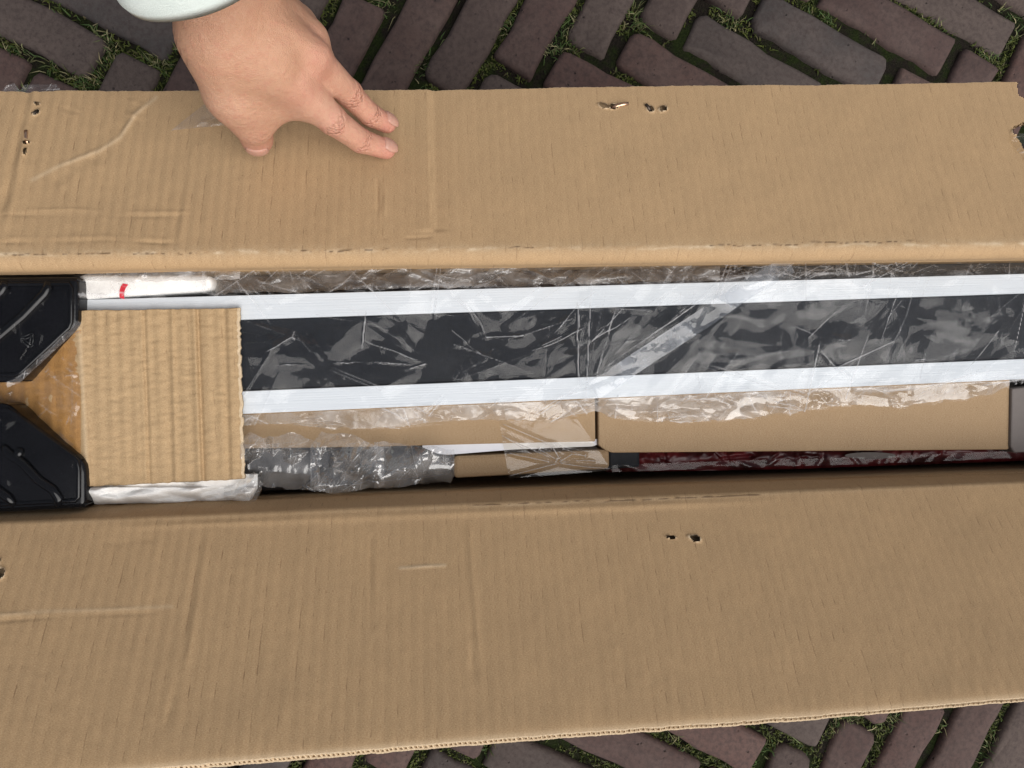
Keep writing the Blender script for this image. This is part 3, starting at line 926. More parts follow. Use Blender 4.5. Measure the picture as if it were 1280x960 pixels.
o = link('board', mesh('board', np.concatenate([Gp.reshape(-1, 3), Bp.reshape(-1, 3)]), np.concatenate([gridfaces(nu, nv)[:, ::-1], gridfaces(nu, nv) + off] + rim), uv=np.concatenate([UVp, UVp]), attrs={'wear': np.concatenate([wr_.ravel(), wr_.ravel() * 0 + .5])}), KRAFT2)
put(o, pd)

# ---- film sheets
def tent(X, Y, pts, w, amp, fade=.2):
    d, s, r = segdist(X, Y, pts)
    return amp * np.clip(1 - d / w, 0, 1) * smooth(r, -.02, fade) * smooth(1 - r, -.02, fade)
def crumple(X, Y, box_, n, w, ln, amp, seed, ang=None, spread=math.pi):
    r = np.random.default_rng(seed); h = np.zeros(X.shape)
    for i in range(n):
        cx = r.uniform(box_[0], box_[2]); cy = r.uniform(box_[1], box_[3])
        th = r.uniform(-1, 1) * spread / 2 + (ang or 0) if ang is not None else r.uniform(0, math.pi)
        l = ln * r.uniform(.4, 1.5); ww = w * r.uniform(.4, 1.5); a = amp * r.normal()
        m = (np.abs(X - cx) < l + ww) & (np.abs(Y - cy) < l + ww)
        if not m.any(): continue
        x = X[m] - cx; y = Y[m] - cy; c, s = math.cos(th), math.sin(th)
        u = x * c + y * s; v = -x * s + y * c + .15 * ww * np.sin(u / l * 2 + r.uniform(0, 6))
        h[m] += a * np.clip(1 - np.abs(v) / ww, 0, 1) * np.clip(1 - (u / l) ** 2, 0, 1)
    return h
def sheet(name, PX, PY, Z, mat, parent, mask=None, thr=.5):
    G = P(PX, PY, np.broadcast_to(Z, PX.shape))
    n0, n1 = PX.shape
    # curvature of the sheet: change of slope per cell, in both directions
    Zb = np.asarray(G[..., 2]); wt = np.zeros((n0, n1))
    st_u = np.abs(np.diff(PX, axis=0)).mean() + np.abs(np.diff(PY, axis=0)).mean(); st_v = np.abs(np.diff(PX, axis=1)).mean() + np.abs(np.diff(PY, axis=1)).mean()
    wt[1:-1] += np.maximum(0, -(Zb[2:] - 2 * Zb[1:-1] + Zb[:-2])) / (st_u * .00048)
    wt[:, 1:-1] += np.maximum(0, -(Zb[:, 2:] - 2 * Zb[:, 1:-1] + Zb[:, :-2])) / (st_v * .00048)
    wt = np.clip((wt - thr * .4) / thr, 0, 1)  # sharp crests get a painted highlight
    o = link(name, mesh(name, G.reshape(-1, 3), gridfaces(n0, n1, mask)[:, ::-1], attrs={'crease_glint': wt.ravel()}), mat)
    if parent is not None: put(o, parent)
    return o

# main bag round the running board
nx, ny = 1000, 190
fx = np.linspace(92, 1330, nx); fv = np.linspace(0, 1, ny)
FX, FV = np.meshgrid(fx, fv, indexing='ij')
ytop = np.interp(fx, [92, 110, 160, 200, 260, 330, 420, 540, 600, 700, 760, 830, 900, 1000, 1100, 1200, 1330], [346, 340, 336, 334, 333, 337, 334, 331, 329, 328, 326, 325, 326, 322, 323, 319, 320])
ytop = ytop + 2.0 * fbm(fx / 35, fx * 0, 111)
ybot = np.interp(fx, [92, 300, 340, 420, 500, 545, 600, 640, 690, 742, 760, 800, 850, 930, 1000, 1040, 1090, 1130, 1190, 1240, 1270, 1330],
                     [530, 531, 531, 538, 536, 529, 525, 526, 528, 516, 521, 527, 530, 525, 517, 510, 508, 509, 503, 494, 480, 472]) + 3.0 * fbm(fx / 22, fx * 0, 112)
FY = ytop[:, None] * (1 - FV) + ybot[:, None] * FV
FY = FY + 1.5 * fbm(FX / 50, FY / 50, 113)
su = s1t(FX) - FY; sl_ = FY - s2b(FX)
over = np.maximum(su, sl_)
ZF = ZB + .0034 - np.where(su > 0, .012 * smooth(su, 0, 26), 0) - np.where(sl_ > 0, .013 * smooth(sl_, 0, 26), 0)
fo = su * 0 + smooth(265 - FX, 0, 12) * smooth(su, -2, 4)
ZF = ZF * (1 - fo) + (.4560) * fo
bx_ = (90, 320, 1330, 540)
wx = FX + 30 * fbm(FX / 90, FY / 60, 141, 2); wy = FY + 22 * fbm(FX / 80, FY / 70, 143, 2)
h = .0085 * fbm(wx / 120 + wy / 130, wy / 62 - wx / 300, 145, 3) + .0020 * np.abs(fbm(wx / 60, wy / 30, 149, 2))
h += crumple(FX, FY, bx_, 110, 40, 90, .0016, 5)
h += crumple(FX, FY, bx_, 150, 14, 40, .00065, 6)
h += crumple(FX, FY, bx_, 180, 7, 22, .00030, 7)
h += crumple(FX, FY, (540, 330, 1330, 500), 60, 10, 60, .0012, 8, math.radians(-50), 1.2)
h += crumple(FX, FY, (300, 350, 600, 470), 26, 9, 70, .0010, 18, math.radians(38), .9)
h += crumple(FX, FY, bx_, 90, 2.6, 60, .00055, 22, math.radians(-35), 2.0)
# named creases read off the picture
for pts_, w_, a_ in [([(750, 482), (770, 440), (815, 385), (850, 350)], 8, .0026), ([(752, 482), (800, 430), (900, 352), (990, 330)], 12, .0020), ([(745, 480), (762, 410), (775, 380)], 5, .0022),
                     ([(735, 430), (790, 395), (830, 368)], 5, .0024), ([(660, 440), (700, 425), (733, 408)], 5, .0022), ([(600, 420), (660, 417)], 4, .0018), ([(560, 355), (600, 400), (622, 452)], 6, .0018),
                     ([(520, 365), (560, 410), (618, 455)], 7, .0018), ([(540, 340), (590, 395), (602, 418)], 6, .0016), ([(690, 420), (720, 385), (760, 352)], 6, .0018), ([(675, 432), (690, 425), (705, 418)], 4, .0020),
                     ([(1110, 372), (1125, 400), (1135, 470)], 8, .0018), ([(1145, 350), (1130, 400), (1110, 470)], 7, .0018), ([(1180, 455), (1215, 420), (1260, 385)], 10, .0022), ([(1130, 455), (1200, 440), (1280, 400)], 9, .0020),
                     ([(980, 400), (1020, 422), (1080, 425)], 8, .0018), ([(1010, 425), (1050, 465), (1090, 490)], 5, .0020), ([(330, 440), (365, 422), (372, 405)], 5, .0020), ([(440, 420), (495, 440), (530, 453)], 6, .0018),
                     ([(300, 455), (420, 453), (530, 455)], 2.0, .0008), ([(722, 372), (724, 420), (723, 482)], 2.5, .0018), ([(930, 480), (960, 500), (1010, 510)], 6, .002), ([(860, 395), (870, 450), (880, 500)], 5, .0014)]:
    h += tent(FX + 3.5 * fbm(FX / 30, FY / 30, 131, 2), FY + 3.5 * fbm(FX / 30, FY / 30, 133, 2), pts_, w_ * 1.15, a_ * (.75 + .7 * vnoise(FX / 24, FY / 24, 135)))
fr_ = smooth(over, -2, 8)
h *= .75 + .9 * fr_
h += fr_ * crumple(FX, FY, bx_, 900, 7, 22, .0014, 9, math.radians(20), 2.2)
ZF = ZF + np.maximum(h, -.0030)
ZF = np.where(over < 0, np.maximum(ZF, ZB + .0004), np.maximum(ZF, .4355))
ZF = np.where((sl_ > 0), np.maximum(ZF, .4365 + .0025 * (h > 0)), ZF)
bag = thing('plastic_bag', 'long clear crinkled plastic bag wrapped round the running board', 'plastic bag', P(700, 430, .45))
cx_ = (FX < 300) & (FY > 380)
mk_ = ~(cx_[:-1, :-1] | cx_[1:, 1:])
sheet('film', FX, FY, ZF, FILM, bag, mk_)
# a second, looser layer: the overlapping end of the bag
f2 = np.linspace(724, 1318, 520); v2 = np.linspace(0, 1, 120)
X2, V2 = np.meshgrid(f2, v2, indexing='ij')
Y2 = (np.interp(f2, [724, 760, 850, 950, 1318], [352, 345, 340, 335, 332]))[:, None] * (1 - V2) + (np.interp(f2, [724, 800, 900, 1000, 1100, 1200, 1318], [486, 515, 512, 500, 498, 490, 470]) + 3 * fbm(f2 / 25, f2 * 0, 119))[:, None] * V2
h2 = .0075 * fbm((X2 + Y2 * .9 + 26 * fbm(X2 / 70, Y2 / 60, 151, 2)) / 90, (Y2 - X2 * .35) / 120, 153, 3) + crumple(X2, Y2, (724, 335, 1318, 520), 40, 40, 100, .0018, 15, math.radians(-35), 1.6) + crumple(X2, Y2, (724, 335, 1318, 520), 60, 12, 50, .0007, 16, math.radians(-40), 2)
Z2 = ZB + .0066 - .010 * smooth(Y2 - s2b(X2), 0, 24) - .006 * smooth(s1t(X2) - Y2, 0, 20) + np.maximum(h2, -.0030)
sheet('overlap', X2, Y2, Z2, FILM, bag)

# bunched edges of the bag along both sides of the board
def bunch(x0, x1, ya, yb_, z0, z1, amp, seed, mat, n=900, m=46):
    a = np.linspace(x0, x1, n); b = np.linspace(0, 1, m); X, V_ = np.meshgrid(a, b, indexing='ij')
    Y = ya(a)[:, None] * (1 - V_) + (yb_(a) + 2.5 * fbm(a / 17, a * 0, seed))[:, None] * V_
    bx3 = (x0, Y.min(), x1, Y.max())
    h = crumple(X, Y, bx3, int((x1 - x0) * .3), 10, 34, amp * 1.2, seed, math.radians(-8), 1.3) + crumple(X, Y, bx3, int((x1 - x0) * .3), 6, 18, amp * .6, seed + 1) + crumple(X, Y, bx3, int((x1 - x0) * .12), 12, 60, amp, seed + 2, math.radians(5), .5)
    sheet('film_edge', X, Y, z0 + (z1 - z0) * V_ + np.maximum(h, -.001), mat, bag)
bunch(303, 1262, lambda x: s2b(x) + 1.5, lambda x: np.interp(x, fx, ybot) - 2, .4445, .4385, .0017, 601, FILM_EDGE)
bunch(268, 900, lambda x: np.interp(x, fx, ytop) + 3, lambda x: s1t(x) - 2.5, .4375, .4455, .0017, 611, FILM_EDGE, 600, 40)
bunch(100, 300, lambda x: np.interp(x, fx, ytop) + 2, lambda x: np.interp(x, [100, 300], [352, 350]), .4545, .4575, .0010, 621, FILM_EDGE, 200, 24)
bunch(880, 1330, lambda x: np.interp(x, fx, ytop) + 4, lambda x: s1t(x) - 4, .4365, .4445, .0014, 631, FILM, 400, 30)

# milky tape across it
def strip(name, path, width, z, mat, parent, crin=.0004, seed=1, nl=120, nw=16, lift=None):
    path = np.asarray(path, float); s = np.concatenate([[0], np.cumsum(np.hypot(*np.diff(path, axis=0).T))]); q = np.linspace(0, s[-1], nl)
    x = np.interp(q, s, path[:, 0]); y = np.interp(q, s, path[:, 1]); tx = np.gradient(x); ty = np.gradient(y); l = np.hypot(tx, ty); nx_, ny_ = -ty / l, tx / l
    wv = np.linspace(-.5, .5, nw); X = x[:, None] + nx_[:, None] * wv * width; Y = y[:, None] + ny_[:, None] * wv * width
    Z = np.full(X.shape, z) + crumple(X, Y, (X.min(), Y.min(), X.max(), Y.max()), 60, 9, 40, crin, seed)
    if lift is not None: Z = Z + lift(X, Y)
    return sheet(name, X, Y, Z, mat, parent)
t1 = strip('clear_tape', [(742, 489), (800, 450), (880, 398), (935, 360), (988, 330)], 24, ZB + .0105, TAPE_WHITE, None, .0005, 3)
tag(t1, 'milky clear tape running diagonally over the wrapped running board', 'tape')

# ---- black end caps
def cap(label, poly, z, ridges, seed, emblem=None):
    t = thing('end_cap', label, 'end cap', P(poly[1][0] - 40, poly[1][1] + 40, z - .06), 'black moulded end caps at the left of the box')
    slab('body', poly, z, z - .075, BLACKP, t, .0032, 4, True)
    # raised border following the outline, then the moulded ridges
    inn = [(cx_i + (x - cx_i) * .86, cy_i + (y - cy_i) * .86) for cx_i, cy_i in [(np.mean([p[0] for p in poly]), np.mean([p[1] for p in poly]))] for x, y in poly]
    tube('border', [P(x, y, z + .0002) for x, y in inn + inn[:2]], .0016, BLACKP, t, 8, False, .8)
    cx = np.mean([p[0] for p in poly]); cy = np.mean([p[1] for p in poly])
    for pth in ridges:
        pp = [P(x, y, z + .0006) for x, y in pth]
        tube('ridge', pp, np.interp(np.linspace(0, 1, len(pp)), [0, .1, .9, 1], [.0022, .0034, .0034, .0022]), BLACKP, t, 8, True, .8)
    return t
c1 = cap('upper black moulded plastic end cap with a recycling mark at the left of the box', [(-60, 347), (95, 345.5), (97.5, 352), (97, 402), (94, 409), (24, 474), (16, 478), (-60, 478)], .4655,
         [[(60, 352), (60, 360), (56, 367), (30, 394), (-5, 424), (-50, 462)], [(5, 351), (6, 358), (2, 364), (-10, 374), (-50, 400)]], 1)
c2 = cap('lower black moulded plastic end cap with wrinkled film at the left of the box', [(-60, 504), (4, 503.5), (14, 508.5), (25, 518), (99, 571.5), (105, 578), (107, 590), (107, 630), (103, 635), (-60, 644)], .4655,
         [[(4, 557), (10, 566), (30, 580), (48, 600), (66, 612), (74, 624), (72, 632)], [(-50, 580), (-20, 600), (10, 622), (19, 632)], [(26, 560), (24, 566), (20, 573)]], 2)
# recycling triangle: three bent arrows and a small number, lightly embossed
def emboss(parent, segs, z):
    for sgm in segs:
        tube('recycling_mark', [P(x, y, z) for x, y in sgm], .00038, EMB, parent, 6, True, .6)
cxm, cym = 36, 424
def rt(pts, sc=1.0, a=math.radians(38)):
    c, s = math.cos(a), math.sin(a)
    return [(cxm + sc * (x * c - y * s), cym + sc * (x * s + y * c)) for x, y in pts]
tri = [(0, -11), (10.5, 7.5), (-10.5, 7.5)]
segs = []
for i in range(3):
    a, b = np.array(tri[i]), np.array(tri[(i + 1) % 3]); d = (b - a) / np.linalg.norm(b - a); n = np.array([-d[1], d[0]])
    p0, p1 = a + d * 4, b - d * 5.5
    segs += [rt([p0 + n * 0, p1]), rt([p0 + n * 3.6, p1 + n * 3.6 - d * 2]), rt([p1 - n * 1.5, p1 + d * 3.4 + n * 1.8, p1 + n * 5])]
emboss(c1, segs, .4658)
# film edge wrapped over the slanted side of the upper cap
t2 = strip('plastic_wrap', [(99, 402), (95, 409), (60, 441), (22, 476), (8, 481)], 7, .4665, FILM_HAZY, None, .0012, 21, 90, 10)
tag(t2, 'shiny strip of clear wrap along the slanted edge of the upper end cap', 'plastic wrap')
# film over the two caps
def cap_film(label, x0, x1, yt, yb, z, seed, clip):
    a = np.linspace(x0, x1, 170); b = np.linspace(0, 1, 140)
    X, V_ = np.meshgrid(a, b, indexing='ij'); Y = yt(X) * (1 - V_) + yb(X) * V_
    h = crumple(X, Y, (x0, yt(x0), x1, yb(x0)), 26, 22, 60, .0012, seed, math.radians(35), 1.4) + crumple(X, Y, (x0, yt(x0), x1, yb(x0)), 60, 8, 24, .0006, seed + 1)
    o = sheet('plastic_wrap', X, Y, z + np.maximum(h, 0) + clip(X, Y), FILM_CLEAR, None)
    return tag(o, label, 'plastic wrap')
cap_film('clear film stretched over the upper black end cap', -60, 99, lambda x: 344 + 0 * x, lambda x: np.interp(x, [-60, 14, 24, 95, 99], [480, 479, 476, 411, 404]), .4688, 51, lambda X, Y: 0)
cap_film('clear wrinkled film stretched over the lower black end cap', -60, 109, lambda x: np.interp(x, [-60, 4, 14, 25, 99, 109], [503, 503, 508, 518, 572, 586]), lambda x: 644 - .05 * (x + 60), .4688, 53, lambda X, Y: 0)
# amber tape over the pad between the caps
a = np.linspace(-60, 101, 120); b = np.linspace(0, 1, 150)
X, V_ = np.meshgrid(a, b, indexing='ij'); Y = 400 + V_ * (580 - 400)
E_ = 97 + 11 * ((Y - 385) / 223)
Zt = .4600 - .017 * smooth(E_ - X, 0, 90) + np.maximum(crumple(X, Y, (-60, 400, 100, 580), 60, 12, 40, .0011, 61, math.radians(55), 1.2) + crumple(X, Y, (-60, 400, 100, 580), 120, 4, 14, .0006, 62), -.0004)
o = sheet('packing_tape', X, Y, Zt, TAPE_BROWN, None)
tag(o, 'wrinkled glossy packing tape over the cardboard between the two black end caps', 'tape')

# ---- lower left: white foam sleeve and black bracket in crinkled film
fw = thing('foam_sleeve', 'white foam sleeve below the washboard cardboard at the lower left of the box', 'foam', P(210, 618, .43))
a = np.linspace(104, 322, 150); b = np.linspace(0, 1, 50)
X, V_ = np.meshgrid(a, b, indexing='ij')
yt = np.interp(a, [104, 200, 322], [600, 596, 592]); yb = np.interp(a, [104, 118, 200, 290, 312, 322], [622, 630, 629, 627, 630, 610]) + 1.2 * fbm(a / 14, a * 0, 121)
Y = yt[:, None] * (1 - V_) + yb[:, None] * V_
Zs = .444 + .015 * np.sin(np.clip(V_ * .85 + .12, 0, 1) * math.pi) ** .6 + crumple(X, Y, (104, 592, 322, 632), 90, 9, 50, .0016, 71, .1, 1.0) 
Zs = np.where(Y < 609, np.minimum(Zs, .4540), Zs)
sheet('foam', X, Y, Zs, FOAM, fw)
bb = thing('black_bracket', 'black metal bracket in crinkled film beside the washboard cardboard', 'bracket', P(430, 585, .40))
slab('arm', [(295, 560), (400, 556), (566, 560), (566, 594), (400, 611), (295, 618)], .428, .36, DARKBAR, bb, .006, 3, True)
0 and tube('tube', [P(300, 578, .434), P(380, 577, .435), P(470, 576, .434), P(560, 577, .433)], .0085, DARKBAR, bb, 16)
def puff(name, label, x0, x1, yt_, yb_, z, amp, seed, mat):
    a = np.linspace(x0, x1, 260); b = np.linspace(0, 1, 120); X, V_ = np.meshgrid(a, b, indexing='ij')
    Y = (yt_(a) + 3 * fbm(a / 16, a * 0, seed))[:, None] * (1 - V_) + (yb_(a) + 3 * fbm(a / 14, a * 0, seed + 1))[:, None] * V_
    bx2 = (x0, Y.min(), x1, Y.max())
    h = crumple(X, Y, bx2, 34, 22, 46, amp * .9, seed, math.radians(-60), 1.5) + crumple(X, Y, bx2, 60, 9, 26, amp * .35, seed + 1, math.radians(-50), 2) + crumple(X, Y, bx2, 90, 4, 12, amp * .10, seed + 2)
    Z = z + .006 * np.sin(V_ * math.pi) + np.maximum(h, -.004)
    # loose edges curl towards the middle
    o = sheet('plastic_bag', X, Y, Z, mat, None)
    return tag(o, label, 'plastic bag')
puff('a', 'crumpled clear bag over the black bracket, beside the washboard cardboard', 300, 400, lambda x: np.interp(x, [300, 312, 330, 360, 385, 400], [548, 541, 548, 540, 546, 552]), lambda x: np.interp(x, [300, 400], [606, 614]), .449, .0050, 211, FILM_WHITE)
puff('b', 'puffed crumpled clear bag on the middle of the black bracket', 388, 480, lambda x: np.interp(x, [388, 402, 425, 445, 465, 480], [556, 540, 541, 545, 556, 560]), lambda x: np.interp(x, [388, 420, 480], [612, 616, 606]), .452, .0055, 221, FILM_WHITE)
puff('c', 'crumpled clear bag at the right end of the black bracket, beside the small carton', 468, 568, lambda x: np.interp(x, [468, 500, 540, 568], [552, 554, 558, 561]), lambda x: np.interp(x, [468, 520, 555, 563, 568], [611, 606, 602, 604, 594]), .447, .0036, 231, FILM_WHITE)
puff('d', 'loose clear bag corner sticking out past the white foam sleeve', 280, 327, lambda x: np.interp(x, [280, 300, 318, 327], [606, 600, 590, 602]), lambda x: np.interp(x, [280, 300, 310, 320, 327], [626, 628, 633, 626, 614]), .4535, .0026, 241, FILM_WHITE)

# ---- cartons, paper, small carton, red package, grey box
def carton(name, label, cat, poly, z, zb, mat, part='body', bevel=.0012):
    t = thing(name, label, cat, P(np.mean([p[0] for p in poly]), np.mean([p[1] for p in poly]), zb))
    o = slab(part, poly, z, zb, mat, t, bevel, 2)
    me = o.data; lay = me.uv_layers.new(name='UVMap')
    for p in me.polygons:
        for li in p.loop_indices:
            c = me.vertices[me.loops[li].vertex_index].co; lay.data[li].uv = (c.x, c.y + c.z)
    return t, o
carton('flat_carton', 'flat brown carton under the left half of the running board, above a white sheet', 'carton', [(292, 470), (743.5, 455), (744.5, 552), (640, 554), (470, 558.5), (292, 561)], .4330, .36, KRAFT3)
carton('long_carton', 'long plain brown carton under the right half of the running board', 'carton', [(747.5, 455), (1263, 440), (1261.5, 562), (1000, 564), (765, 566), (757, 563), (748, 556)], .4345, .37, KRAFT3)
X = np.linspace(528, 746, 80); vv_ = np.linspace(0, 1, 12)
XX, VV_ = np.meshgrid(X, vv_, indexing='ij')
YY = np.interp(X, [528, 560, 746], [556, 553, 549])[:, None] * (1 - VV_) + np.interp(X, [528, 548, 560, 640, 740, 746], [559, 567.5, 568.5, 562, 558, 556])[:, None] * VV_
o = sheet('paper_sheet', XX, YY, .4305 + .0004 * np.sin(XX / 30) - .001 * VV_, PAPER, None)
tag(o, 'white paper sheet poking out between the flat carton and the small carton', 'paper')
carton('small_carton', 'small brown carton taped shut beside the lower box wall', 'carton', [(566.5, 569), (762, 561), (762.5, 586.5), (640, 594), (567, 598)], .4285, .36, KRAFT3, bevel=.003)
xs5 = np.linspace(0, 1, 130); ys5 = np.linspace(0, 1, 110)
SX, SY = np.meshgrid(xs5, ys5, indexing='ij')
c00, c10, c11, c01 = (624, 526), (722, 524), (765, 588), (636, 598)
TX = (c00[0] * (1 - SX) + c10[0] * SX) * (1 - SY) + (c01[0] * (1 - SX) + c11[0] * SX) * SY
TY = (c00[1] * (1 - SX) + c10[1] * SX) * (1 - SY) + (c01[1] * (1 - SX) + c11[1] * SX) * SY
TZ = np.where(TY < 556, .4345, .4300); TZ = .4300 + .0048 * smooth(564 - TY, 0, 12)
TZ = TZ + np.maximum(crumple(TX, TY, (620, 524, 768, 598), 26, 9, 60, .0012, 301, math.radians(28), .8) + crumple(TX, TY, (620, 524, 768, 598), 40, 5, 20, .0006, 302), 0)
for pts_ in ([(626, 529), (680, 552), (730, 570)], [(630, 546), (665, 562), (690, 573)], [(634, 566), (690, 578)], [(698, 578), (715, 568), (735, 570)], [(636, 595), (698, 579)], [(672, 560), (698, 576)], [(690, 558), (700, 574)], [(698, 579), (735, 584), (764, 586)]):
    TZ = TZ + tent(TX, TY, pts_, 4.5, .0022, .1)
o = sheet('clear_tape', TX, TY, TZ, TAPE, None)
tag(o, 'wrinkled clear tape holding the small carton to the flat carton', 'tape')
rp = thing('red_package', 'dark red shiny package squeezed between the long carton and the lower box wall', 'package', P(1000, 575, .38))
a = np.linspace(758, 1385, 420); b = np.linspace(0, 1, 30); X, V_ = np.meshgrid(a, b, indexing='ij')
Y = np.interp(a, [758, 1385], [558, 552])[:, None] * (1 - V_) + (np.interp(a, [758, 900, 1000, 1385], [590, 588, 586, 572]))[:, None] * V_
Zr = .412 + .008 * np.sin(V_ * math.pi) + crumple(X, Y, (758, 552, 1385, 590), 260, 5, 18, .0012, 401)
sheet('wrapper', X, Y, Zr, REDM, rp)
slab('inner_block', [(756, 559), (1386, 553), (1386, 571), (756, 588)], .4085, .35, DARKBAR, rp, .002, 2)
slab('black_end', [(760, 563), (800, 562), (800, 584), (760, 587)], .4225, .40, PANEL, rp, .002, 2)
o = strip('plastic_film', [(765, 586), (840, 583), (930, 580), (1040, 577), (1150, 573), (1290, 567)], 9, .4235, FILM, None, .0005, 31, 260, 10)
tag(o, 'clear film edge lying along the dark red package', 'film')
Vl = [P(1088 + 32 * math.cos(t), 569.5 + 4.2 * math.sin(t), .4232) for t in np.linspace(0, 2 * math.pi, 24, endpoint=False)]
lb = link('pale_label', mesh('pale_label', Vl, [tuple(range(24))[::-1]]), GREYBOX); put(lb, rp)
gb, _ = carton('grey_box', 'pale grey box standing upright beside the right end of the long carton', 'box', [(1265, 486), (1400, 470), (1400, 560), (1268, 566), (1263.5, 558)], .437, .36, GREYBOX)

# ---- film scraps on the upper flap
def scrap(label, pts4, zfun, seed, mat, name='plastic_scrap', amp=.001):
    a = np.linspace(0, 1, 60); SX, SY = np.meshgrid(a, a, indexing='ij'); q = np.asarray(pts4, float)
    TX = (q[0, 0] * (1 - SX) + q[1, 0] * SX) * (1 - SY) + (q[3, 0] * (1 - SX) + q[2, 0] * SX) * SY
    TY = (q[0, 1] * (1 - SX) + q[1, 1] * SX) * (1 - SY) + (q[3, 1] * (1 - SX) + q[2, 1] * SX) * SY
    lo_ = (TX.min(), TY.min(), TX.max(), TY.max())
    h = np.maximum(crumple(TX, TY, lo_, 30, 7, 22, amp, seed, math.radians(-25), 1.2), 0)
    o = sheet(name, TX, TY, zfun(TX, TY) + h, mat, None)
    return tag(o, label, 'tape' if 'tape' in name else 'plastic')
fz = lambda X, Y: np.interp((up_h(X) - Y) / (up_h(X) - up_o(X)), [0, 1], [ZT, .43])
scrap('scrap of clear tape stuck on the upper flap under the hand', [(214, 163), (258, 128), (300, 140), (285, 156)], lambda X, Y: fz(X, Y) + .0025, 501, FILM_EDGE, 'clear_tape', .0022)
scrap('grey clear film scrap sticking out behind the upper left corner of the flap', [(24, 116), (30, 106), (70, 105.5), (80, 117)], lambda X, Y: .4275 + 0 * X, 502, FILM_HAZY)
scrap('small film scrap at the far left behind the upper flap', [(0, 117), (8, 107), (18, 104), (26, 115)], lambda X, Y: .4275 + 0 * X, 503, FILM_HAZY)
scrap('torn clear tape end on the right corner of the upper flap', [(1263, 178), (1272, 166), (1310, 170), (1300, 222)], lambda X, Y: fz(X, Y) + .0015, 504, TAPE, 'clear_tape', .0015)

# ------------------------------------------------------------------ the person's hand, forearm and sleeve
def H(px, py, z): return P(px, py, z)
bones = []      # p0, r0, p1, r1, blend
def bone(p0, r0, p1, r1, k=.008): bones.append((np.asarray(p0), r0, np.asarray(p1), r1, k))
WR = H(288, -6, .560)
EL = WR + np.array([-.058, .110, .190])
ax_ = (EL - WR) / np.linalg.norm(EL - WR)
i_mcp, m_mcp, r_mcp, p_mcp = H(370, 103, .524), H(391, 73, .527), H(386, 50, .517), H(370, 28, .502)
side = np.cross(ax_, np.array([0, 0, 1.])); side /= np.linalg.norm(side)
for s_ in (-1, 1):
    bone(EL + side * s_ * .010, .026, WR + side * s_ * .0105, .0180, .012)
bone(EL, .030, WR, .0185, .012)
W1 = WR + side * .012; W2 = WR - side * .012
for wpt in (W1, W2):
    pass
wi, wm, wr2, wp = H(282, 20, .556), H(296, 8, .560), H(306, -2, .556), H(312, -10, .550)
bone(wi, .0162, i_mcp, .0122, .007); bone(wm, .0168, m_mcp, .0120, .0065); bone(wr2, .0150, r_mcp, .0112, .006); bone(wp, .0145, p_mcp, .0105, .012)
# palm side mass
bone(H(300, 30, .541), .016, H(370, 85, .510), .013, .015); bone(H(315, 15, .535), .015, H(378, 50, .503), .012, .015)
# index
i_pip, i_dip, i_tip = H(415, 150, .498), H(450, 175.5, .4755), H(482.5, 186.5, .4605)
bone(i_mcp, .0112, i_pip, .0094, .003); bone(i_pip, .0094, i_dip, .0082, .002); bone(i_dip, .0082, i_tip, .0070, .002)
# middle
m_pip, m_dip, m_tip = H(436, 117, .489), H(462, 143, .4700), H(483.5, 154.5, .4575)
bone(m_mcp, .0108, m_pip, .0088, .0025); bone(m_pip, .0088, m_dip, .0078, .002); bone(m_dip, .0080, m_tip, .0068, .002)
# ring and little finger, folded down out of sight behind the others
r_pip, r_dip, r_tip = H(406, 86, .478), H(404, 96, .462), H(384, 98, .460)
bone(r_mcp, .0112, r_pip, .0094, .005); bone(r_pip, .0092, r_dip, .0082, .004); bone(r_dip, .0082, r_tip, .0070, .004)
p_pip, p_dip, p_tip = H(384, 58, .472), H(386, 68, .462), H(368, 74, .462)
bone(p_mcp, .0102, p_pip, .0084, .005); bone(p_pip, .0082, p_dip, .0073, .004); bone(p_dip, .0073, p_tip, .0063, .004)
# thumb and thenar mass
t_cmc, t_mcp, t_ip, t_tip = H(270, 48, .548), H(291, 110, .523), H(316, 153, .494), H(321, 173, .471)
bone(t_cmc, .0185, t_mcp, .0160, .014); bone(t_mcp, .0158, t_ip, .0128, .010); bone(t_ip, .0124, t_tip, .0110, .004)
bone(wi, .018, t_cmc, .019, .014)
# web between thumb and index
bone(H(283, 80, .538), .0150, H(340, 95, .533), .0125, .012); bone(H(296, 122, .514), .0125, H(372, 118, .508), .0110, .016); bone(H(289, 60, .548), .0155, H(335, 70, .545), .0130, .012)
bone(H(312, 140, .500), .0085, H(372, 124, .500), .0085, .014)
# extensor tendons and veins
def tend(a, b, r, k=.004): bone(a, r, b, r, k)
up_ = np.array([0, 0, 1.])
q3 = lambda a, b, t: a * (1 - t) + b * t
tend(q3(wr2, r_mcp, .35) + up_ * .0150, r_mcp + up_ * .0118, .0027, .003)
tend(q3(wi, i_mcp, .2) + up_ * .0162, q3(wm, m_mcp, .75) + up_ * .0142, .0022, .002); tend(q3(wm, m_mcp, .5) + up_ * .0150, q3(wr2, r_mcp, .9) + up_ * .0118, .0014, .003)
tend(wi + up_ * .0160, i_mcp + up_ * .0122, .0030, .003); tend(wm + up_ * .0166, m_mcp + up_ * .0122, .0030, .005)
for kn, rk in ((i_mcp, .0098), (m_mcp, .0096), (r_mcp, .0088)):      # knuckle heads
    bone(kn + up_ * .0042, rk, kn + up_ * .0040 + np.array([.001, 0, 0]), rk, .003)
for kn, rk in ((i_pip, .0082), (m_pip, .0078)):
    bone(kn + up_ * .0024, rk, kn + up_ * .0022 + np.array([.001, 0, 0]), rk, .003)
allp = np.array([b[0] for b in bones] + [b[2] for b in bones])
lo_c = allp.min(0) - .035; hi_c = allp.max(0) + .035
hi_c[2] = max(hi_c[2], EL[2] + .03)
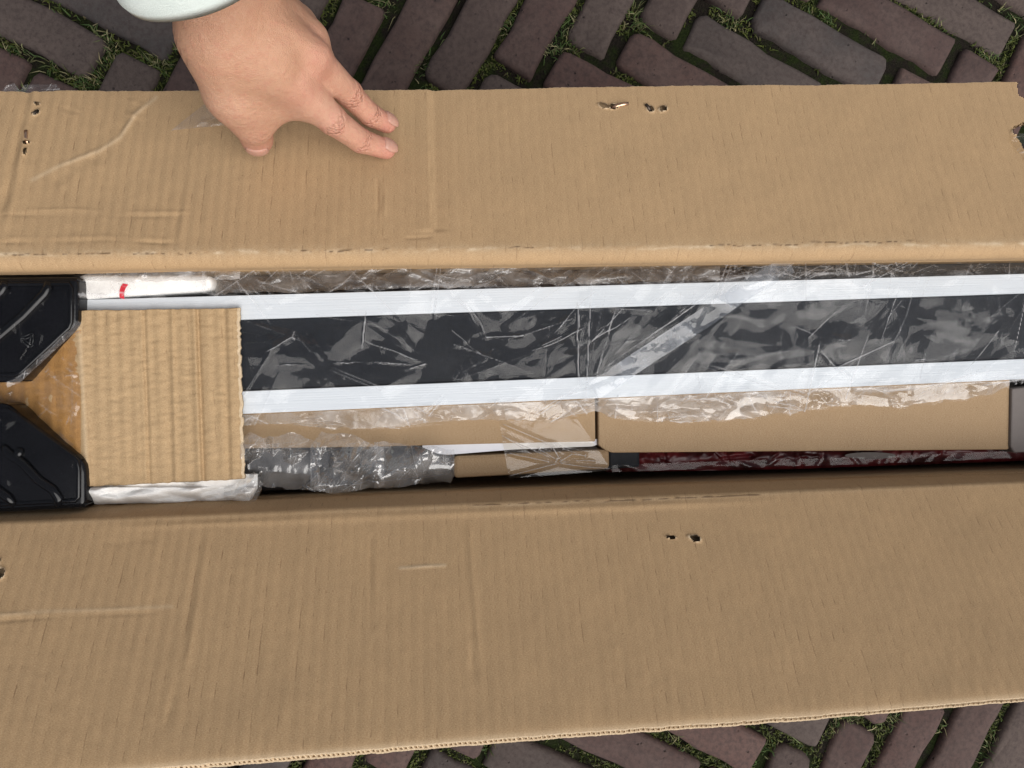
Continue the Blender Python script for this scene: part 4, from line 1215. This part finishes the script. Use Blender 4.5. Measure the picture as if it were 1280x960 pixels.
RES = .0015
dims = np.ceil((hi_c - lo_c) / RES).astype(int)
axs = [lo_c[i] + np.arange(dims[i]) * RES for i in range(3)]
D = np.full(dims, .08, np.float32)
for p0, r0, p1, r1, k in bones:
    bb0 = np.minimum(p0, p1) - max(r0, r1) - .03; bb1 = np.maximum(p0, p1) + max(r0, r1) + .03
    sl3 = tuple(slice(max(0, int((bb0[i] - lo_c[i]) / RES)), min(dims[i], int((bb1[i] - lo_c[i]) / RES) + 2)) for i in range(3))
    gx_, gy_, gz_ = np.meshgrid(*[axs[i][sl3[i]] for i in range(3)], indexing='ij')
    d = p1 - p0; L2 = d @ d
    qx, qy, qz = gx_ - p0[0], gy_ - p0[1], gz_ - p0[2]
    t = np.clip((qx * d[0] + qy * d[1] + qz * d[2]) / L2, 0, 1)
    ds = np.sqrt((qx - t * d[0]) ** 2 + (qy - t * d[1]) ** 2 + (qz - t * d[2]) ** 2) - (r0 + (r1 - r0) * t)
    cur = D[sl3]
    hmix = np.clip(.5 + .5 * (cur - ds) / k, 0, 1)
    D[sl3] = cur * (1 - hmix) + ds * hmix - k * hmix * (1 - hmix)
def surface_nets(D, lo, res):
    ins = D < 0
    nx, ny, nz = D.shape
    c = np.zeros((nx - 1, ny - 1, nz - 1), int)
    sub = lambda a, i, j, k: a[i:nx - 1 + i, j:ny - 1 + j, k:nz - 1 + k]
    for i in (0, 1):
        for j in (0, 1):
            for k in (0, 1): c += sub(ins, i, j, k)
    act = (c > 0) & (c < 8)
    ids = -np.ones(act.shape, int); cells = np.argwhere(act); ids[act] = np.arange(len(cells))
    acc = np.zeros((len(cells), 3)); cnt = np.zeros(len(cells))
    corners = [(i, j, k) for i in (0, 1) for j in (0, 1) for k in (0, 1)]
    val = {cn: D[cells[:, 0] + cn[0], cells[:, 1] + cn[1], cells[:, 2] + cn[2]] for cn in corners}
    for a in corners:
        for ax in range(3):
            if a[ax] == 0:
                b = list(a); b[ax] = 1; b = tuple(b)
                va, vb = val[a], val[b]; m = (va < 0) != (vb < 0)
                t = np.where(m, va / (va - vb + 1e-20), 0)
                pt = np.array(a, float)[None] + t[:, None] * (np.array(b) - np.array(a))[None]
                acc[m] += pt[m]; cnt[m] += 1
    V = lo + (cells + acc / cnt[:, None]) * res
    Q = []
    for ax in range(3):
        a1, a2 = (ax + 1) % 3, (ax + 2) % 3
        s0 = [slice(None)] * 3; s1 = [slice(None)] * 3; s0[ax] = slice(0, -1); s1[ax] = slice(1, None)
        x = ins[tuple(s0)] != ins[tuple(s1)]; fl = ins[tuple(s0)]
        e = np.argwhere(x); f = fl[x]
        ok = (e[:, a1] > 0) & (e[:, a2] > 0) & (e[:, a1] < D.shape[a1] - 1) & (e[:, a2] < D.shape[a2] - 1); e = e[ok]; f = f[ok]
        def cid(o1, o2):
            q = e.copy(); q[:, a1] += o1; q[:, a2] += o2
            return ids[q[:, 0], q[:, 1], q[:, 2]]
        q = np.stack([cid(-1, -1), cid(0, -1), cid(0, 0), cid(-1, 0)], -1)
        q[~f] = q[~f][:, ::-1]
        Q.append(q)
    return V, np.concatenate(Q)
HV, HQ = surface_nets(D, lo_c, RES)
# relax a little
def relax(V, Q, n):
    for _ in range(n):
        s = np.zeros_like(V); c = np.zeros(len(V))
        for a in range(4):
            for b in ((a + 1) % 4, (a + 3) % 4):
                np.add.at(s, Q[:, a], V[Q[:, b]]); np.add.at(c, Q[:, a], 1)
        V = V * .4 + .6 * s / np.maximum(c, 1)[:, None]
    return V
HV = relax(HV, HQ, 3)
# redness: fingertips, knuckles; stored on the skin as pigment
red = np.zeros(len(HV))
for q, r in ((i_tip, .016), (m_tip, .016), (t_tip, .016), (i_pip, .011), (m_pip, .011), (i_dip, .010), (m_dip, .010), (i_mcp, .014), (m_mcp, .014), (t_ip, .011)):
    red = np.maximum(red, np.exp(-(np.linalg.norm(HV - q, axis=1) / r) ** 2))
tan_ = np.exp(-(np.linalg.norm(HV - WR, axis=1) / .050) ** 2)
for a_, b_ in ((i_mcp, i_tip), (m_mcp, m_tip), (t_mcp, t_tip)):
    L_ = b_ - a_; tt = np.clip((HV - a_) @ L_ / (L_ @ L_), 0, 1); dd = np.linalg.norm(HV - a_ - tt[:, None] * L_, axis=1)
    red = np.maximum(red, .55 * tt ** .7 * np.exp(-(dd / .02) ** 2))
# crease field: thin wrinkles across the joints
cre = np.zeros(len(HV))
def wrinkle(c, dirv, offs, reach, w=.00045):
    global cre
    dirv = dirv / np.linalg.norm(dirv)
    q = HV - c; s = q @ dirv; r = np.linalg.norm(q, axis=1)
    for o_ in offs:
        wob = .0006 * np.sin((HV @ np.array([900., 700, 500])) + o_ * 4000)
        cre = np.maximum(cre, np.exp(-((s - o_ + wob) / w) ** 2) * np.exp(-(r / reach) ** 4))
for a, b, c in ((i_mcp, i_pip, i_dip), (m_mcp, m_pip, m_dip)):
    wrinkle(b, c - a, (-.003, -.001, .0012, .0034), .013)
for a, b, c in ((i_pip, i_dip, i_tip), (m_pip, m_dip, m_tip)):
    wrinkle(b, c - a, (-.0014, .0006, .0022), .011)
wrinkle(H(262, 62, .545) + np.array([-.015, 0, 0]), np.array([.25, 1., 0]), (-.009, -.005, -.001, .003, .008), .016, .0006)
wrinkle(t_ip, t_tip - t_mcp, (-.003, -.001, .0012, .003), .014)
def skin_mat():
    k = N('skin'); co = k.coord('Object')
    a = k.noise(co, 55, 4, .6); b = k.noise(co, 240, 4, .65); f = k.noise(co, 1500, 3, .6); L = k.noise(co, 18, 2)
    c = k.mix(k.ramp(a, .3, .7), (.535, .300, .200), (.630, .378, .262))
    c = k.mix(k.ramp(L, .35, .68, 0, .35), c, (.60, .345, .215))
    c = k.mix(k.ramp(b, .48, .70, 0, .45), c, (.53, .215, .165))
    rd = k.n('Attribute', attribute_name='redness'); c = k.mix(k.math('MULTIPLY', rd.outputs['Fac'], .75), c, (.56, .215, .175))
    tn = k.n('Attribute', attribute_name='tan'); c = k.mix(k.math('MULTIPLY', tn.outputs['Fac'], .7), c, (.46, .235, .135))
    vo = k.n('TexVoronoi'); k.t.links.new(co, vo.inputs['Vector']); vo.inputs['Scale'].default_value = 55
    fr = k.math('MULTIPLY', k.ramp(vo.outputs['Distance'], .05, .10, 1, 0), k.ramp(k.noise(co, 20, 1), .52, .6))
    c = k.mix(k.math('MULTIPLY', fr, .6), c, (.28, .13, .08))
    cr = k.n('Attribute', attribute_name='crease'); c = k.mix(k.math('MULTIPLY', cr.outputs['Fac'], .30), c, (.40, .17, .12))
    v2 = k.n('TexVoronoi'); k.t.links.new(co, v2.inputs['Vector']); v2.inputs['Scale'].default_value = 950; v2.feature = 'DISTANCE_TO_EDGE'
    h = k.math('ADD', k.math('MULTIPLY', f, .25), k.math('MULTIPLY', k.ramp(v2.outputs['Distance'], 0, .25), .2))
    h = k.math('ADD', h, k.math('MULTIPLY', b, .9)); h = k.math('SUBTRACT', h, k.math('MULTIPLY', cr.outputs['Fac'], 1.6)); h = k.math('ADD', h, k.math('MULTIPLY', a, 1.4))
    k.bsdf(Base_Color=c, Roughness=k.ramp(b, .3, .7, .34, .55), Normal=k.bump(h, .0011, .8))
    k.b.inputs['Subsurface Weight'].default_value = .13; k.b.inputs['Subsurface Radius'].default_value = (.005, .0022, .0012); k.b.inputs['Subsurface Scale'].default_value = 1.0
    k.b.inputs['Specular IOR Level'].default_value = .4
    return k.m
SKIN = skin_mat()
person = thing('person', 'person in a pale mint sleeve pressing two fingertips on the upper flap', 'person', (EL[0], EL[1], 0))
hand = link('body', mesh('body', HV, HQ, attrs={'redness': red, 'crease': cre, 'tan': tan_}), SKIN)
put(hand, person)
def nail_mat():
    k = N('fingernail'); co = k.coord('Object'); a = k.noise(co, 300, 2)
    k.bsdf(Base_Color=k.mix(a, (.47, .25, .19), (.53, .31, .24)), Roughness=.42); k.b.inputs['Subsurface Weight'].default_value = .2; k.b.inputs['Subsurface Radius'].default_value = (.003, .0012, .0008)
    return k.m
NAIL = nail_mat()
def nail(tip, prev, rad, upv, ln, wd):
    tip = tip - (tip - prev) / np.linalg.norm(tip - prev) * .0022
    d = tip - prev; d /= np.linalg.norm(d); u = upv - d * (upv @ d); u /= np.linalg.norm(u); s = np.cross(d, u)
    n1, n2 = 15, 13; V = []
    for i in range(n1):
        for j in range(n2):
            a = -1 + 2 * i / (n1 - 1); b = -1 + 2 * j / (n2 - 1)
            bb = b * (1 - .22 * max(0, a) ** 2 - .25 * max(0, -a) ** 3)
            th = bb * wd / rad
            r = rad + .00055 - .0009 * max(0, -a - .75) * 4 - .0004 * abs(b) ** 6
            al = a * ln / 2 + ln * .18
            drop = max(0, al - .001) ** 2 * 38
            V.append(tip + d * al + (u * math.cos(th) + s * math.sin(th)) * (r - drop))
    o = link('fingernail', mesh('fingernail', V, gridfaces(n1, n2)), NAIL)
    sm = o.modifiers.new('thick', 'SOLIDIFY'); sm.thickness = .0005; sm.offset = -1
    put(o, hand)
nail(i_tip, i_dip, .0071, np.array([.35, .35, 1.]), .0115, .0058)
nail(m_tip, m_dip, .0070, np.array([.35, .45, 1.]), .0112, .0057)
nail(t_tip, t_ip, .0110, np.array([.1, -1., .55]), .0110, .0080)

# sleeve
def sleeve_mat():
    k = N('mint_cotton'); uv = k.n('UVMap').outputs[0]
    mp = k.n('Mapping'); k.t.links.new(uv, mp.inputs[0]); mp.inputs['Scale'].default_value = (900, 900, 1)
    wv = k.n('TexWave'); k.t.links.new(mp.outputs[0], wv.inputs['Vector']); wv.inputs['Scale'].default_value = .6
    a = k.noise(uv, 60, 3); b = k.noise(uv, 1500, 2)
    c = k.mix(k.ramp(a, .3, .7), (.76, .85, .81), (.82, .90, .86))
    k.bsdf(Base_Color=c, Roughness=.9, Normal=k.bump(k.math('ADD', k.math('MULTIPLY', wv.outputs['Fac'], .5), b), .0004)); k.b.inputs['Specular IOR Level'].default_value = .15
    k.b.inputs['Sheen Weight'].default_value = .2
    return k.m
SLEEVE = sleeve_mat()
C0 = H(257, -46, .602)
C1 = C0 + ax_ * .30
nr, na = 60, 320
V = []; UVs = []
e1 = np.cross(ax_, np.array([0, 0, 1.])); e1 /= np.linalg.norm(e1); e2 = np.cross(e1, ax_)
for i in range(nr):
    t = i / (nr - 1); s = t * .30
    for j in range(na):
        th = 2 * math.pi * j / na
        r = .046 + .010 * t + .0016 * math.sin(5 * th + 14 * t * 3) * (.3 + t) + .0022 * math.sin(s * 130 + 2 * math.sin(th * 2)) * smooth(s, .03, .06)
        r += .0014 * float(fbm(np.array(th * 1.9 + 3), np.array(s * 55), 311, 2)) * min(1, s / .012)
        if s < .022: r += .0010
        if .0225 < s < .027: r -= .0008
        if i == 0: r -= .0016
        V.append(C0 + ax_ * s + (e1 * math.cos(th) + e2 * math.sin(th)) * r); UVs.append((th * .046, s))
# turn the cuff edge inwards
inner = []
for j in range(na):
    th = 2 * math.pi * j / na
    inner.append(C0 + ax_ * .03 + (e1 * math.cos(th) + e2 * math.sin(th)) * .0435); UVs.append((th * .046, -.03))
Fq = []
for i in range(nr - 1):
    for j in range(na):
        j2 = (j + 1) % na; Fq.append((i * na + j, i * na + j2, (i + 1) * na + j2, (i + 1) * na + j))
for j in range(na):
    j2 = (j + 1) % na; Fq.append((nr * na + j, nr * na + j2, j2, j))
Fq.append(tuple((nr - 1) * na + j for j in range(na)))
sl_o = link('sleeve', mesh('sleeve', V + inner, Fq, uv=UVs), SLEEVE)
put(sl_o, person)
